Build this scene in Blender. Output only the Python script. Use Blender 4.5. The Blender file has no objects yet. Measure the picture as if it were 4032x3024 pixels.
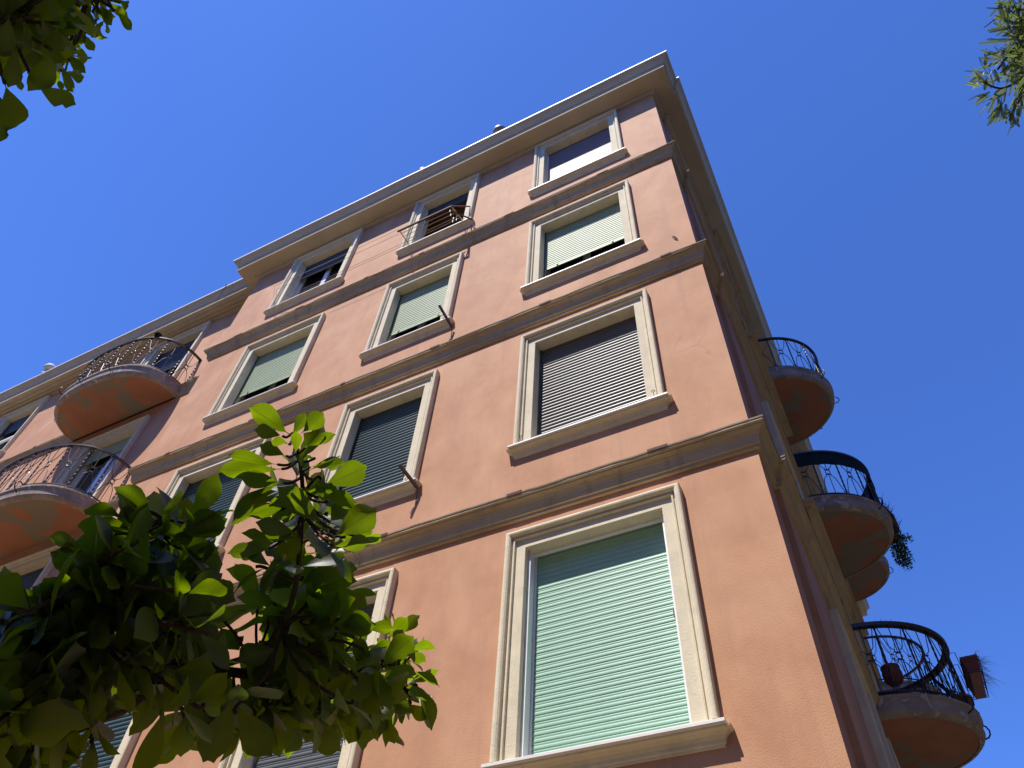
import bpy, bmesh, math, random
from mathutils import Vector, Matrix

R = math.radians
rnd = random.Random(7)
sc = bpy.context.scene
col = sc.collection

# ------------------------------------------------------------------ camera
MR = ((0.8913855308693817, 0.4503512723886852, 0.051142612512491754),
      (0.32803482726086575, -0.7188810635920504, 0.6128647228489305),
      (-0.3127698634150109, 0.5295221882666057, 0.7885310803466791))   # right, up, forward
CAM = Vector((0, -4.7, 1.6))
rt, up, fw = (Vector(r) for r in MR)
cam = bpy.data.cameras.new("camera")
cam.sensor_width = 36.0
cam.lens = 3016.43 / 4032 * 36
cam.clip_start = 0.05
cam.clip_end = 2000
co = bpy.data.objects.new("camera", cam)
col.objects.link(co)
m3 = Matrix((rt, up, -fw)).transposed()
co.matrix_world = Matrix.Translation(CAM) @ m3.to_4x4()
sc.camera = co

def at(u, v, d):
    """a point d metres away from where the photographer stood, along a sight line"""
    k = 4032 / 2212
    r = rt * ((u * k - 2016) / 3016.43) - up * ((v * k - 1512) / 3016.43) + fw
    return CAM + r.normalized() * d

# ------------------------------------------------------------------ light
SUN = Vector((0.35, 1.0, -2.15)).normalized()
elev = math.asin(-SUN.z)
sl = bpy.data.lights.new("sun", 'SUN')
sl.energy = 5.0
sl.angle = R(0.53)
sl.color = (1.0, 0.945, 0.87)
so = bpy.data.objects.new("sun", sl)
col.objects.link(so)
so.rotation_euler = SUN.to_track_quat('-Z', 'Y').to_euler()
so.location = (-10, -30, 60)
w = bpy.data.worlds.new("World")
sc.world = w
w.use_nodes = True
nt = w.node_tree
bg = nt.nodes["Background"]
sky = nt.nodes.new("ShaderNodeTexSky")
sky.sky_type = 'NISHITA'
sky.sun_disc = False
sky.sun_elevation = elev
sky.sun_rotation = math.atan2(-SUN.x, -SUN.y)
sky.altitude = 0
sky.air_density = 1.0
sky.dust_density = 0.2
sky.ozone_density = 5.0
tint = nt.nodes.new("ShaderNodeMix")          # the camera's deep rendering of a clear blue sky
tint.data_type = 'RGBA'
tint.blend_type = 'MULTIPLY'
tint.inputs[0].default_value = 1.0
tint.inputs[7].default_value = (0.50, 0.74, 1.30, 1)
nt.links.new(sky.outputs[0], tint.inputs[6])
nt.links.new(tint.outputs[2], bg.inputs[0])
bg.inputs[1].default_value = 0.125
sc.view_settings.view_transform = 'Standard'
sc.view_settings.look = 'None'
sc.view_settings.exposure = 0.55
sc.view_settings.gamma = 1.0

# ------------------------------------------------------------------ materials
def mat(name, base, rough=0.7, spec=0.3, metal=0.0, c2=None, scale=3.0, bump=0.0, bscale=40.0,
        stain=None, sscale=1.2, sthr=(0.5, 0.7), stretch=(1, 1, 1), detail=6, streak=None, crack=None):
    m = bpy.data.materials.new(name)
    m.use_nodes = True
    t = m.node_tree
    b = t.nodes["Principled BSDF"]
    b.inputs["Roughness"].default_value = rough
    b.inputs["Specular IOR Level"].default_value = spec
    b.inputs["Metallic"].default_value = metal
    b.inputs["Base Color"].default_value = (*base, 1)
    tc = t.nodes.new("ShaderNodeTexCoord")
    mp = t.nodes.new("ShaderNodeMapping")
    mp.inputs["Scale"].default_value = stretch
    t.links.new(tc.outputs["Object"], mp.inputs[0])
    last = None
    if c2:
        n = t.nodes.new("ShaderNodeTexNoise")
        n.inputs["Scale"].default_value = scale
        n.inputs["Detail"].default_value = detail
        n.inputs["Roughness"].default_value = 0.65
        t.links.new(mp.outputs[0], n.inputs["Vector"])
        r = t.nodes.new("ShaderNodeValToRGB")
        r.color_ramp.elements[0].position = 0.35
        r.color_ramp.elements[1].position = 0.65
        r.color_ramp.elements[0].color = (*base, 1)
        r.color_ramp.elements[1].color = (*c2, 1)
        t.links.new(n.outputs[0], r.inputs[0])
        last = r.outputs[0]
    if stain:
        n = t.nodes.new("ShaderNodeTexNoise")
        n.inputs["Scale"].default_value = sscale
        n.inputs["Detail"].default_value = 4
        n.inputs["Distortion"].default_value = 0.6
        t.links.new(mp.outputs[0], n.inputs["Vector"])
        r = t.nodes.new("ShaderNodeMapRange")
        r.inputs[1].default_value, r.inputs[2].default_value = sthr
        t.links.new(n.outputs[0], r.inputs[0])
        mx = t.nodes.new("ShaderNodeMix")
        mx.data_type = 'RGBA'
        t.links.new(r.outputs[0], mx.inputs[0])
        if last:
            t.links.new(last, mx.inputs[6])
        else:
            mx.inputs[6].default_value = (*base, 1)
        mx.inputs[7].default_value = (*stain, 1)
        last = mx.outputs[2]
    def over(fac, colr):
        mx = t.nodes.new("ShaderNodeMix")
        mx.data_type = 'RGBA'
        t.links.new(fac, mx.inputs[0])
        t.links.new(last, mx.inputs[6])
        mx.inputs[7].default_value = (*colr, 1)
        return mx.outputs[2]
    if streak:                      # faint rain streaks running down the plaster
        ms = t.nodes.new("ShaderNodeMapping")
        ms.inputs["Scale"].default_value = (5.5, 5.5, 0.28)
        t.links.new(tc.outputs["Object"], ms.inputs[0])
        n = t.nodes.new("ShaderNodeTexNoise")
        n.inputs["Scale"].default_value = 1.0
        n.inputs["Detail"].default_value = 7
        n.inputs["Roughness"].default_value = 0.7
        t.links.new(ms.outputs[0], n.inputs["Vector"])
        r = t.nodes.new("ShaderNodeMapRange")
        r.inputs[1].default_value, r.inputs[2].default_value, r.inputs[4].default_value = 0.52, 0.78, 0.75
        t.links.new(n.outputs[0], r.inputs[0])
        last = over(r.outputs[0], streak)
    if crack:                       # hairline cracks, here and there
        nd = t.nodes.new("ShaderNodeTexNoise")
        nd.inputs["Scale"].default_value = 3.0
        nd.inputs["Detail"].default_value = 6
        t.links.new(tc.outputs["Object"], nd.inputs["Vector"])
        ad = t.nodes.new("ShaderNodeMix")
        ad.data_type = 'VECTOR'
        ad.inputs[0].default_value = 0.22
        t.links.new(tc.outputs["Object"], ad.inputs[4])
        t.links.new(nd.outputs[1], ad.inputs[5])
        vo = t.nodes.new("ShaderNodeTexVoronoi")
        vo.feature = 'DISTANCE_TO_EDGE'
        vo.inputs["Scale"].default_value = 0.9
        t.links.new(ad.outputs[1], vo.inputs["Vector"])
        r = t.nodes.new("ShaderNodeMapRange")
        r.inputs[1].default_value, r.inputs[2].default_value = 0.0, 0.006
        r.inputs[3].default_value, r.inputs[4].default_value = 1.0, 0.0
        t.links.new(vo.outputs["Distance"], r.inputs[0])
        nm = t.nodes.new("ShaderNodeTexNoise")
        nm.inputs["Scale"].default_value = 0.7
        t.links.new(tc.outputs["Object"], nm.inputs["Vector"])
        r2 = t.nodes.new("ShaderNodeMapRange")
        r2.inputs[1].default_value, r2.inputs[2].default_value, r2.inputs[4].default_value = 0.55, 0.65, 0.55
        t.links.new(nm.outputs[0], r2.inputs[0])
        mu = t.nodes.new("ShaderNodeMath")
        mu.operation = 'MULTIPLY'
        t.links.new(r.outputs[0], mu.inputs[0])
        t.links.new(r2.outputs[0], mu.inputs[1])
        last = over(mu.outputs[0], crack)
    if last:
        t.links.new(last, b.inputs["Base Color"])
    if bump:
        n = t.nodes.new("ShaderNodeTexNoise")
        n.inputs["Scale"].default_value = bscale
        n.inputs["Detail"].default_value = 5
        t.links.new(tc.outputs["Object"], n.inputs["Vector"])
        bp = t.nodes.new("ShaderNodeBump")
        bp.inputs["Strength"].default_value = bump
        bp.inputs["Distance"].default_value = 0.01
        t.links.new(n.outputs[0], bp.inputs["Height"])
        t.links.new(bp.outputs[0], b.inputs["Normal"])
    return m

PINK = mat("pink_plaster", (0.525, 0.278, 0.160), 0.78, 0.20, c2=(0.45, 0.228, 0.129), scale=3.2,
           bump=0.22, bscale=85, stain=(0.58, 0.33, 0.20), sscale=1.1, sthr=(0.47, 0.75), stretch=(1, 1, 0.8),
           streak=(0.40, 0.215, 0.14), crack=(0.24, 0.13, 0.085))
TRIM = mat("cream_render", (0.70, 0.62, 0.455), 0.85, 0.15, c2=(0.62, 0.545, 0.40), scale=5, bump=0.3, bscale=60,
           stain=(0.55, 0.49, 0.37), sscale=6, sthr=(0.54, 0.8), streak=(0.49, 0.43, 0.31))
STRING = mat("stained_stone", (0.50, 0.405, 0.27), 0.85, 0.12, c2=(0.40, 0.325, 0.22), scale=2.5, bump=0.35, bscale=50,
             stain=(0.47, 0.31, 0.15), sscale=2.6, sthr=(0.46, 0.76), stretch=(0.6, 0.6, 7), streak=(0.22, 0.175, 0.125))
CORN = mat("cornice_render", (0.55, 0.455, 0.32), 0.85, 0.12, c2=(0.47, 0.39, 0.28), scale=1.8, bump=0.25, bscale=50)
MARBLE = mat("white_marble", (0.74, 0.71, 0.66), 0.5, 0.4, c2=(0.66, 0.63, 0.58), scale=7)
SLABT = mat("weathered_concrete", (0.40, 0.34, 0.29), 0.9, 0.2, c2=(0.24, 0.20, 0.185), scale=3.5, bump=0.4, bscale=45,
            stain=(0.52, 0.47, 0.42), sscale=7, sthr=(0.58, 0.68))
SOFF = mat("orange_soffit", (0.45, 0.205, 0.12), 0.9, 0.1, c2=(0.36, 0.165, 0.10), scale=1.6,
           bump=0.3, bscale=30, stain=(0.27, 0.22, 0.165), sscale=1.55, sthr=(0.535, 0.55))
IRON = mat("dark_iron", (0.035, 0.03, 0.036), 0.42, 0.5, 0.3, c2=(0.06, 0.045, 0.045), scale=30)
RUST = mat("rusty_iron", (0.10, 0.05, 0.032), 0.8, 0.3, 0.2, c2=(0.055, 0.032, 0.026), scale=40)
TIN = mat("gutter_metal", (0.58, 0.58, 0.57), 0.6, 0.5, 0.2, c2=(0.62, 0.63, 0.66), scale=6)
WHITE = mat("white_aluminium", (0.8, 0.8, 0.8), 0.35, 0.5, c2=(0.74, 0.75, 0.76), scale=20)
GREYAL = mat("grey_aluminium", (0.30, 0.31, 0.34), 0.4, 0.5, c2=(0.24, 0.25, 0.28), scale=20)
DARKGR = mat("dark_guide", (0.03, 0.05, 0.055), 0.4, 0.5)
WINWOOD = mat("grey_casement", (0.36, 0.355, 0.36), 0.5, 0.4, c2=(0.28, 0.28, 0.29), scale=14)
GLASS = mat("dark_glass", (0.012, 0.014, 0.018), 0.05, 0.5)
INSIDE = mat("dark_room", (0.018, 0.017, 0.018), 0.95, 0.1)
TERRA = mat("terracotta", (0.24, 0.075, 0.05), 0.7, 0.3, c2=(0.17, 0.055, 0.04), scale=12)
PLASTIC = mat("brown_plastic", (0.22, 0.06, 0.045), 0.4, 0.4, c2=(0.17, 0.05, 0.04), scale=9)
STRINGW = mat("line_cord", (0.42, 0.38, 0.30), 0.8, 0.2)
NET = mat("green_screen_cloth", (0.010, 0.018, 0.022), 0.9, 0.1, c2=(0.016, 0.032, 0.04), scale=6)
ROOF = mat("roof_tiles", (0.34, 0.16, 0.10), 0.9, 0.2, c2=(0.26, 0.12, 0.08), scale=6)
GROUNDM = mat("warm_paving", (0.25, 0.195, 0.125), 0.9, 0.2, c2=(0.20, 0.155, 0.10), scale=1.5, bump=0.2)
ASPH = mat("asphalt", (0.085, 0.08, 0.075), 0.9, 0.2, c2=(0.105, 0.10, 0.092), scale=3, bump=0.3)
BARK = mat("bark", (0.06, 0.036, 0.028), 0.9, 0.15, c2=(0.035, 0.022, 0.019), scale=14, bump=0.6, bscale=60)
STEAM = mat("steel_flue", (0.20, 0.20, 0.20), 0.45, 0.5, 0.5, c2=(0.13, 0.13, 0.13), scale=12)
EDGE_STRIP = mat("brown_edge", (0.15, 0.115, 0.085), 0.8, 0.15, c2=(0.30, 0.24, 0.18), scale=5)
PALEFLUE = mat("pale_flue", (0.5, 0.48, 0.44), 0.7, 0.3, c2=(0.42, 0.4, 0.37), scale=9)

def shutter_mat(name, base, rough=0.5, spec=0.5):
    return mat(name, base, rough, spec, c2=tuple(c * 0.9 for c in base), scale=2.5)
SH_PINKW = shutter_mat("pinkish_enamel_slats", (0.19, 0.145, 0.155), 0.56)
SH_SAGE = shutter_mat("sage_green_slats", (0.31, 0.385, 0.235), 0.60)
SH_GREY = shutter_mat("taupe_grey_slats", (0.13, 0.125, 0.118), 0.45)
SH_TEAL = shutter_mat("dark_teal_slats", (0.045, 0.085, 0.092), 0.42)
SH_MINT = shutter_mat("mint_green_slats", (0.29, 0.49, 0.37), 0.46)
SH_SLATE = shutter_mat("slate_grey_slats", (0.10, 0.11, 0.12), 0.5)
SH_NAVY = shutter_mat("dark_navy_slats", (0.02, 0.026, 0.04), 0.45)
CURTAIN = mat("pale_curtain", (0.55, 0.57, 0.68), 0.9, 0.1, c2=(0.45, 0.47, 0.58), scale=12, stretch=(1, 1, 0.05))

def leaf_mat(name, front, trans, fac=0.5, rough=0.32, vein=True):
    m = bpy.data.materials.new(name)
    m.use_nodes = True
    t = m.node_tree
    b = t.nodes["Principled BSDF"]
    out = t.nodes["Material Output"]
    b.inputs["Roughness"].default_value = rough
    b.inputs["Specular IOR Level"].default_value = 0.28
    tr = t.nodes.new("ShaderNodeBsdfTranslucent")
    tc = t.nodes.new("ShaderNodeTexCoord")
    n = t.nodes.new("ShaderNodeTexNoise")
    n.inputs["Scale"].default_value = 9
    n.inputs["Detail"].default_value = 5
    t.links.new(tc.outputs["Object"], n.inputs["Vector"])
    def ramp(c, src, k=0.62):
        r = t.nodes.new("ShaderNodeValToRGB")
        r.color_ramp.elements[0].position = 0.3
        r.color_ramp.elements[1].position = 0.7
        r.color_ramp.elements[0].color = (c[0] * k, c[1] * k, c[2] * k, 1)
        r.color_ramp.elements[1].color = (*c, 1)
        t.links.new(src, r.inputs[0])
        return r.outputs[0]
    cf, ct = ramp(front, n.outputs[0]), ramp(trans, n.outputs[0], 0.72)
    if vein:
        uv = t.nodes.new("ShaderNodeUVMap")
        sp = t.nodes.new("ShaderNodeSeparateXYZ")
        t.links.new(uv.outputs[0], sp.inputs[0])
        def mth(op, a, b_=None):
            q = t.nodes.new("ShaderNodeMath")
            q.operation = op
            for i, x in enumerate((a, b_)):
                if x is None:
                    continue
                if isinstance(x, (int, float)):
                    q.inputs[i].default_value = x
                else:
                    t.links.new(x, q.inputs[i])
            return q.outputs[0]
        au = mth('ABSOLUTE', mth('SUBTRACT', sp.outputs[0], 0.5))
        mid = mth('LESS_THAN', au, 0.028)
        ph = mth('FRACT', mth('SUBTRACT', mth('MULTIPLY', sp.outputs[1], 9.0), mth('MULTIPLY', au, 5.0)))
        side = mth('MULTIPLY', mth('LESS_THAN', ph, 0.11), 0.55)
        v = mth('MAXIMUM', mid, side)
        def mixc(a, c):
            q = t.nodes.new("ShaderNodeMix")
            q.data_type = 'RGBA'
            t.links.new(v, q.inputs[0])
            t.links.new(a, q.inputs[6])
            q.inputs[7].default_value = (*c, 1)
            return q.outputs[2]
        cf = mixc(cf, tuple(min(1, c * 1.9 + 0.02) for c in front))
        ct = mixc(ct, tuple(c * 0.62 for c in trans))
    t.links.new(cf, b.inputs["Base Color"])
    t.links.new(ct, tr.inputs["Color"])
    mx = t.nodes.new("ShaderNodeMixShader")
    mx.inputs[0].default_value = fac
    t.links.new(b.outputs[0], mx.inputs[1])
    t.links.new(tr.outputs[0], mx.inputs[2])
    t.links.new(mx.outputs[0], out.inputs[0])
    return m
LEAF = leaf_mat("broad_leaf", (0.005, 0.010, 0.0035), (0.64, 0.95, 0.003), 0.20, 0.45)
FEATHER = leaf_mat("feathery_leaf", (0.02, 0.042, 0.024), (0.46, 0.60, 0.13), 0.24, 0.5, vein=False)
SMALL = leaf_mat("small_leaf", (0.08, 0.13, 0.05), (0.16, 0.25, 0.03), 0.3, 0.5, vein=False)
DRY = mat("dry_grass", (0.36, 0.29, 0.17), 0.9, 0.1, c2=(0.26, 0.2, 0.12), scale=20)

# ------------------------------------------------------------------ mesh helpers
class MB:
    def __init__(self):
        self.v, self.f, self.m, self.uv = [], [], [], {}
        self.cur = 0
    def vert(self, p):
        self.v.append(tuple(p))
        return len(self.v) - 1
    def face(self, idx):
        self.f.append(tuple(idx))
        self.m.append(self.cur)
    def quad(self, a, b, c, d):
        i = [self.vert(p) for p in (a, b, c, d)]
        self.face(i)
    def box(self, x0, x1, y0, y1, z0, z1, T=None):
        ps = [(x, y, z) for z in (z0, z1) for y in (y0, y1) for x in (x0, x1)]
        if T:
            ps = [T(*p) for p in ps]
        i = [self.vert(p) for p in ps]
        for q in ((0, 2, 3, 1), (4, 5, 7, 6), (0, 1, 5, 4), (2, 6, 7, 3), (0, 4, 6, 2), (1, 3, 7, 5)):
            self.face([i[k] for k in q])
    def grid(self, rows, closed=False, cap=False):
        """rows of equally many points"""
        ids = [[self.vert(p) for p in r] for r in rows]
        n = len(ids[0])
        for a, b in zip(ids, ids[1:]):
            for k in range(n if closed else n - 1):
                k2 = (k + 1) % n
                self.face((a[k], a[k2], b[k2], b[k]))
        if cap:
            self.face(ids[0][::-1])
            self.face(ids[-1])
        return ids
    def tube(self, pts, r, n=6, cap=True, twist=0.0):
        pts = [Vector(p) for p in pts]
        rows = []
        prev = None
        for i, p in enumerate(pts):
            t = (pts[min(i + 1, len(pts) - 1)] - pts[max(i - 1, 0)])
            if t.length < 1e-9:
                t = Vector((0, 0, 1))
            t.normalize()
            if prev is None:
                a = t.orthogonal().normalized()
            else:
                a = prev - t * prev.dot(t)
                a = a.normalized() if a.length > 1e-6 else t.orthogonal().normalized()
            prev = a
            b = t.cross(a)
            rr = r[i] if isinstance(r, (list, tuple)) else r
            rows.append([p + (a * math.cos(2 * math.pi * k / n + twist * i) + b * math.sin(2 * math.pi * k / n + twist * i)) * rr
                         for k in range(n)])
        self.grid(rows, True, cap)
    def lathe(self, c, prof, n=16, T=None):
        rows = []
        for r, z in prof:
            rows.append([Vector((c[0] + r * math.cos(2 * math.pi * k / n), c[1] + r * math.sin(2 * math.pi * k / n), c[2] + z)) for k in range(n)])
        self.grid(rows, True, True)
    def build(self, name, mats, parent=None, smooth=False, recalc=True):
        me = bpy.data.meshes.new(name)
        me.from_pydata(self.v, [], self.f)
        mats = mats if isinstance(mats, (list, tuple)) else [mats]
        for mm in mats:
            me.materials.append(mm)
        if len(mats) > 1:
            me.polygons.foreach_set("material_index", self.m)
        if recalc:
            bm = bmesh.new()
            bm.from_mesh(me)
            bmesh.ops.recalc_face_normals(bm, faces=bm.faces)
            bm.to_mesh(me)
            bm.free()
        if smooth:
            me.polygons.foreach_set("use_smooth", [True] * len(me.polygons))
        me.update()
        o = bpy.data.objects.new(name, me)
        col.objects.link(o)
        if parent:
            o.parent = parent
            q, off = parent, Vector()
            while q:
                off += q.location
                q = q.parent
            o.location = -off
        return o

def sweep(mb, path, prof, ends=True, sub=None, jit=None):
    """profile (p outward, z) along a plan polyline; outward is to the right of travel, mitred corners"""
    P = [Vector((a, b)) for a, b in path]
    if sub:
        Q = [P[0]]
        for a, b in zip(P, P[1:]):
            n = max(1, int((b - a).length / sub))
            Q += [a + (b - a) * (k / n) for k in range(1, n + 1)]
        P = Q
    rows = []
    for i, p in enumerate(P):
        ds = []
        if i > 0:
            ds.append((P[i] - P[i - 1]).normalized())
        if i < len(P) - 1:
            ds.append((P[i + 1] - P[i]).normalized())
        ns = [Vector((d.y, -d.x)) for d in ds]
        m = ns[0] if len(ns) == 1 else (ns[0] + ns[1]) / (1 + ns[0].dot(ns[1]))
        j = jit(p) if jit else 0
        rows.append([(p.x + m.x * q[0], p.y + m.y * q[0], q[1] + (j if len(q) > 2 else 0)) for q in prof])
    mb.grid(rows, False)
    if ends:
        for r in (rows[0], rows[-1]):
            mb.face([mb.vert(q) for q in r])

def thing(name, label, cat, loc=(0, 0, 0), group=None):
    o = bpy.data.objects.new(name, None)
    col.objects.link(o)
    o.location = loc
    o.empty_display_size = 0.3
    o["label"], o["category"] = label, cat
    if group:
        o["group"] = group
    return o
def tag(o, label, cat, group=None):
    o["label"], o["category"] = label, cat
    if group:
        o["group"] = group
    return o
def sub_empty(name, parent, loc, label=None):
    o = bpy.data.objects.new(name, None)
    col.objects.link(o)
    o.parent = parent
    q, off = parent, Vector()
    while q:
        off += q.location
        q = q.parent
    o.location = Vector(loc) - off
    o.empty_display_size = 0.2
    if label:
        o["label"] = label
    return o

# ------------------------------------------------------------------ ground
g = MB()
g.quad((-600, -600, 0), (600, -600, 0), (600, 600, 0), (-600, 600, 0))
g.build("ground", GROUNDM)["kind"] = "structure"
g = MB()
g.box(-60, 30, -16.0, -9.0, 0.004, 0.012)
g.build("road", ASPH)["kind"] = "structure"
g = MB()
g.box(1.2, 9.0, -8.4, 60, 0.006, 0.014)
g.build("bounce_cut_strip", ASPH)["kind"] = "structure"  # unseen dark strip added to cut bounce light under the side balconies

# ------------------------------------------------------------------ unseen blocks added behind and beside the photographer to hold back sky light
BLOCKER = mat("blocker_ochre", (0.36, 0.26, 0.165), 0.9, 0.15, c2=(0.31, 0.225, 0.145), scale=2)
OLIVE = mat("faded_green_wood", (0.08, 0.11, 0.08), 0.7, 0.3)
def sky_blocker(name, label, x0, x1, y0, y1, h, face):
    t = thing(name, label, "building", ((x0 + x1) / 2, (y0 + y1) / 2, 0))
    mb = MB()
    mb.box(x0, x1, y0, y1, 0, h)
    mb.build("wall", BLOCKER, t)
    mb = MB()
    mb.box(x0 - .5, x1 + .5, y0 - .5, y1 + .5, h, h + .35)
    mb.build("roof", ROOF, t)
    for f in range(int((h - 1) // 3.2)):
        z = 1.2 + 3.2 * f
        a, b = (x0, x1) if face == 'y' else (y0, y1)
        u = a + 1.6
        while u < b - 2:
            mb = MB()
            if face == 'y':
                mb.box(u, u + 1.2, y1 - .02, y1 + .05, z, z + 1.7)
            else:
                mb.box(x0 - .05, x0 + .02, u, u + 1.2, z, z + 1.7)
            mb.build("shutter", OLIVE, t)
            u += 3.4
sky_blocker("opposite_sky_blocker", "unseen ochre block added behind the photographer to hold back sky light", -44, 22, -30, -18.5, 17.5, 'y')
BLOCKER = mat("blocker_low_bounce", (0.16, 0.105, 0.075), 0.9, 0.15, c2=(0.13, 0.085, 0.06), scale=2)  # dark tone so the added side block bounces little light
sky_blocker("side_sky_blocker", "unseen dark block added on the right to hold back sky light", 9.5, 24, -8, 34, 16.5, 'x')

# ------------------------------------------------------------------ building
B = thing("apartment_building", "five storey salmon pink corner apartment building with cream window frames and curved iron balconies",
          "building", (-5, 8, 0))
XL, XR = -9.47, -0.36          # front bay corners
YF, YW = 0.06, 0.50            # wall planes of bay and set-back wing
XS, YJ, YE = -0.31, 0.60, 17.0 # side wall plane, small step in it, far end
WX = -26.0
TOPZ = 16.08

FLOORS = {2: (4.20, 6.30), 3: (7.50, 9.51), 4: (10.72, 12.70), 5: (13.92, 15.96), 1: (1.0, 3.0)}
COLS = {'A': (-8.39, -6.67), 'B': (-5.36, -3.91), 'C': (-2.70, -1.05)}

def wall(mb, u0, u1, z0, z1, holes, T):
    us = sorted({u0, u1, *[h[0] for h in holes], *[h[1] for h in holes]})
    zs = sorted({z0, z1, *[h[2] for h in holes], *[h[3] for h in holes]})
    for a, b in zip(us, us[1:]):
        for c, d in zip(zs, zs[1:]):
            mu, mz = (a + b) / 2, (c + d) / 2
            if any(h[0] < mu < h[1] and h[2] < mz < h[3] for h in holes):
                continue
            mb.quad(T(a, 0, c), T(b, 0, c), T(b, 0, d), T(a, 0, d))

Tfront = lambda u, d, z: (u, YF + d, z)
Twing = lambda u, d, z: (u, YW + d, z)
Tside = lambda u, d, z: (XS - d, u, z)
Tstep = lambda u, d, z: (XR - d, u, z)

JW, HW = 0.183, 0.183
def hole(x0, x1, z0, z1):
    return (x0 + 0.1, x1 - 0.1, z0 + 0.02, z1 - 0.12)
win_front, win_wing, win_side = [], [], []
for f in (1, 2, 3, 4, 5):
    for c in 'ABC':
        win_front.append((c, f, *COLS[c], *FLOORS[f]))
DOORZ = {5: (13.12, 15.98), 4: (9.92, 12.62), 3: (6.68, 9.42), 2: (4.0, 6.3)}
for f in (5, 4, 3, 2):
    win_wing.append(('door', f, -12.93, -11.15, *DOORZ[f]))
    win_wing.append(('win', f, -18.05, -16.40, *FLOORS[f]))
for f in (5, 4, 3, 2):
    for y0 in (2.23, 7.45, 13.0):
        win_side.append(('win', f, y0, y0 + 1.6, *FLOORS[f]))
    for yc in (5.69, 11.15):
        win_side.append(('door', f, yc - 0.8, yc + 0.8, *DOORZ[f]))

mb = MB()
wall(mb, XL, XR, 0, TOPZ, [hole(*q[2:]) for q in win_front], Tfront)
mb.quad((XL, YF, 0), (XL, YW, 0), (XL, YW, TOPZ), (XL, YF, TOPZ))
mb.build("wall", PINK, B, recalc=False)
mb = MB()
wall(mb, WX, XL, 0, TOPZ, [hole(*q[2:]) for q in win_wing], Twing)
mb.build("wall", PINK, B, recalc=False)
mb = MB()
wall(mb, YF, YJ, 0, TOPZ, [], Tstep)
mb.quad((XR, YJ, 0), (XS, YJ, 0), (XS, YJ, TOPZ), (XR, YJ, TOPZ))
wall(mb, YJ, YE, 0, TOPZ, [hole(*q[2:]) for q in win_side], Tside)
mb.quad((XS, YE, 0), (-14, YE, 0), (-14, YE, TOPZ), (XS, YE, TOPZ))
mb.quad((-14, YE, 0), (WX, YE, 0), (WX, YE, TOPZ), (-14, YE, TOPZ))
mb.quad((WX, YE, 0), (WX, YW, 0), (WX, YW, TOPZ), (WX, YE, TOPZ))
mb.build("wall", PINK, B, recalc=False)
# inner lining so that open windows look into dark rooms
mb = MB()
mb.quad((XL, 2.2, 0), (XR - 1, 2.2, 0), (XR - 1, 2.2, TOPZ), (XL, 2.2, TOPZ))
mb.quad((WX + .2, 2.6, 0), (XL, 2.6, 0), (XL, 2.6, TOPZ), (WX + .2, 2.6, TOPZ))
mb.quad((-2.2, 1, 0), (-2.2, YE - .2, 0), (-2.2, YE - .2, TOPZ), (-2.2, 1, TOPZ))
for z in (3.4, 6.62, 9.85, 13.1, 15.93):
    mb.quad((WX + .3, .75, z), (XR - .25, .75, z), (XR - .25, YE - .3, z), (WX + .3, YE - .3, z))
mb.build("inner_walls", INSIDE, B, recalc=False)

# roof
mb = MB()
ov = 0.40
mb.quad((WX, YW - ov, 16.30), (XL - ov, YW - ov, 16.30), (XL - ov, YE + ov, 16.30), (WX, YE + ov, 16.30))
mb.quad((XL - ov, YF - ov, 16.30), (XR + ov, YF - ov, 16.30), (XR + ov, YE + ov, 16.30), (XL - ov, YE + ov, 16.30))
mb.quad((WX + 3, YW + 3, 17.0), (XR - 3, YW + 3, 17.0), (XR - 3, YE - 3, 17.0), (WX + 3, YE - 3, 17.0))
for a, b in (((WX, .2), (WX + 3, 3.5)),):
    pass
mb.quad((XL - .3, YF - .3, 16.31), (XR + .3, YF - .3, 16.31), (XR - 3, YW + 3, 17.0), (XL - .3, YW + 3, 17.0))
mb.quad((WX, YW - .3, 16.31), (XL - .3, YW - .3, 16.31), (XL - .3, YW + 3, 17.0), (WX + 3, YW + 3, 17.0))
mb.quad((XR + .3, YF - .3, 16.31), (XR + .3, YE + .3, 16.31), (XR - 3, YE - 3, 17.0), (XR - 3, YW + 3, 17.0))
roof = mb.build("roof", ROOF, B, recalc=False)

BAY = [(XL, YW), (XL, YF), (XR, YF), (XR, YJ), (XS, YJ), (XS, YE), (XS - 5, YE)]
WING = [(WX, YW), (XL, YW)]
CPROF = [(0, 15.97), (0.035, 15.97), (0.04, 16.0), (0.07, 16.015), (0.075, 16.05), (0.36, 16.075), (0.362, 16.205), (0.385, 16.215),
         (0.388, 16.235), (0.40, 16.27), (0.425, 16.315), (0.455, 16.35), (0.475, 16.362), (0.478, 16.385), (0.45, 16.40), (0, 16.40)]
for path, extra in ((BAY, 0), (WING, 0)):
    mb = MB()
    sweep(mb, path, CPROF, sub=0.5)
    if path is WING:                       # the wing's eaves carry two thin fillets
        for q in (0.12, 0.22):
            sweep(mb, path, [(q, 16.05), (q + .035, 16.05), (q + .035, 16.02), (q, 16.02), (q, 16.05)])
    cor = mb.build("cornice", CORN, B, recalc=False)
    mb = MB()
    rj = random.Random(3)
    cache = {}
    def jit(p):
        k = (round(p.x, 2), round(p.y, 2))
        if k not in cache:
            cache[k] = rj.uniform(-0.008, 0.009)
        return cache[k]
    sweep(mb, path, [(0.40, 16.403), (0.474, 16.388, 1), (0.492, 16.392, 1), (0.494, 16.43, 1), (0.48, 16.434, 1), (0.40, 16.415)], sub=0.62, jit=jit)
    mb.build("gutter", TIN, cor, recalc=False)

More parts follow.
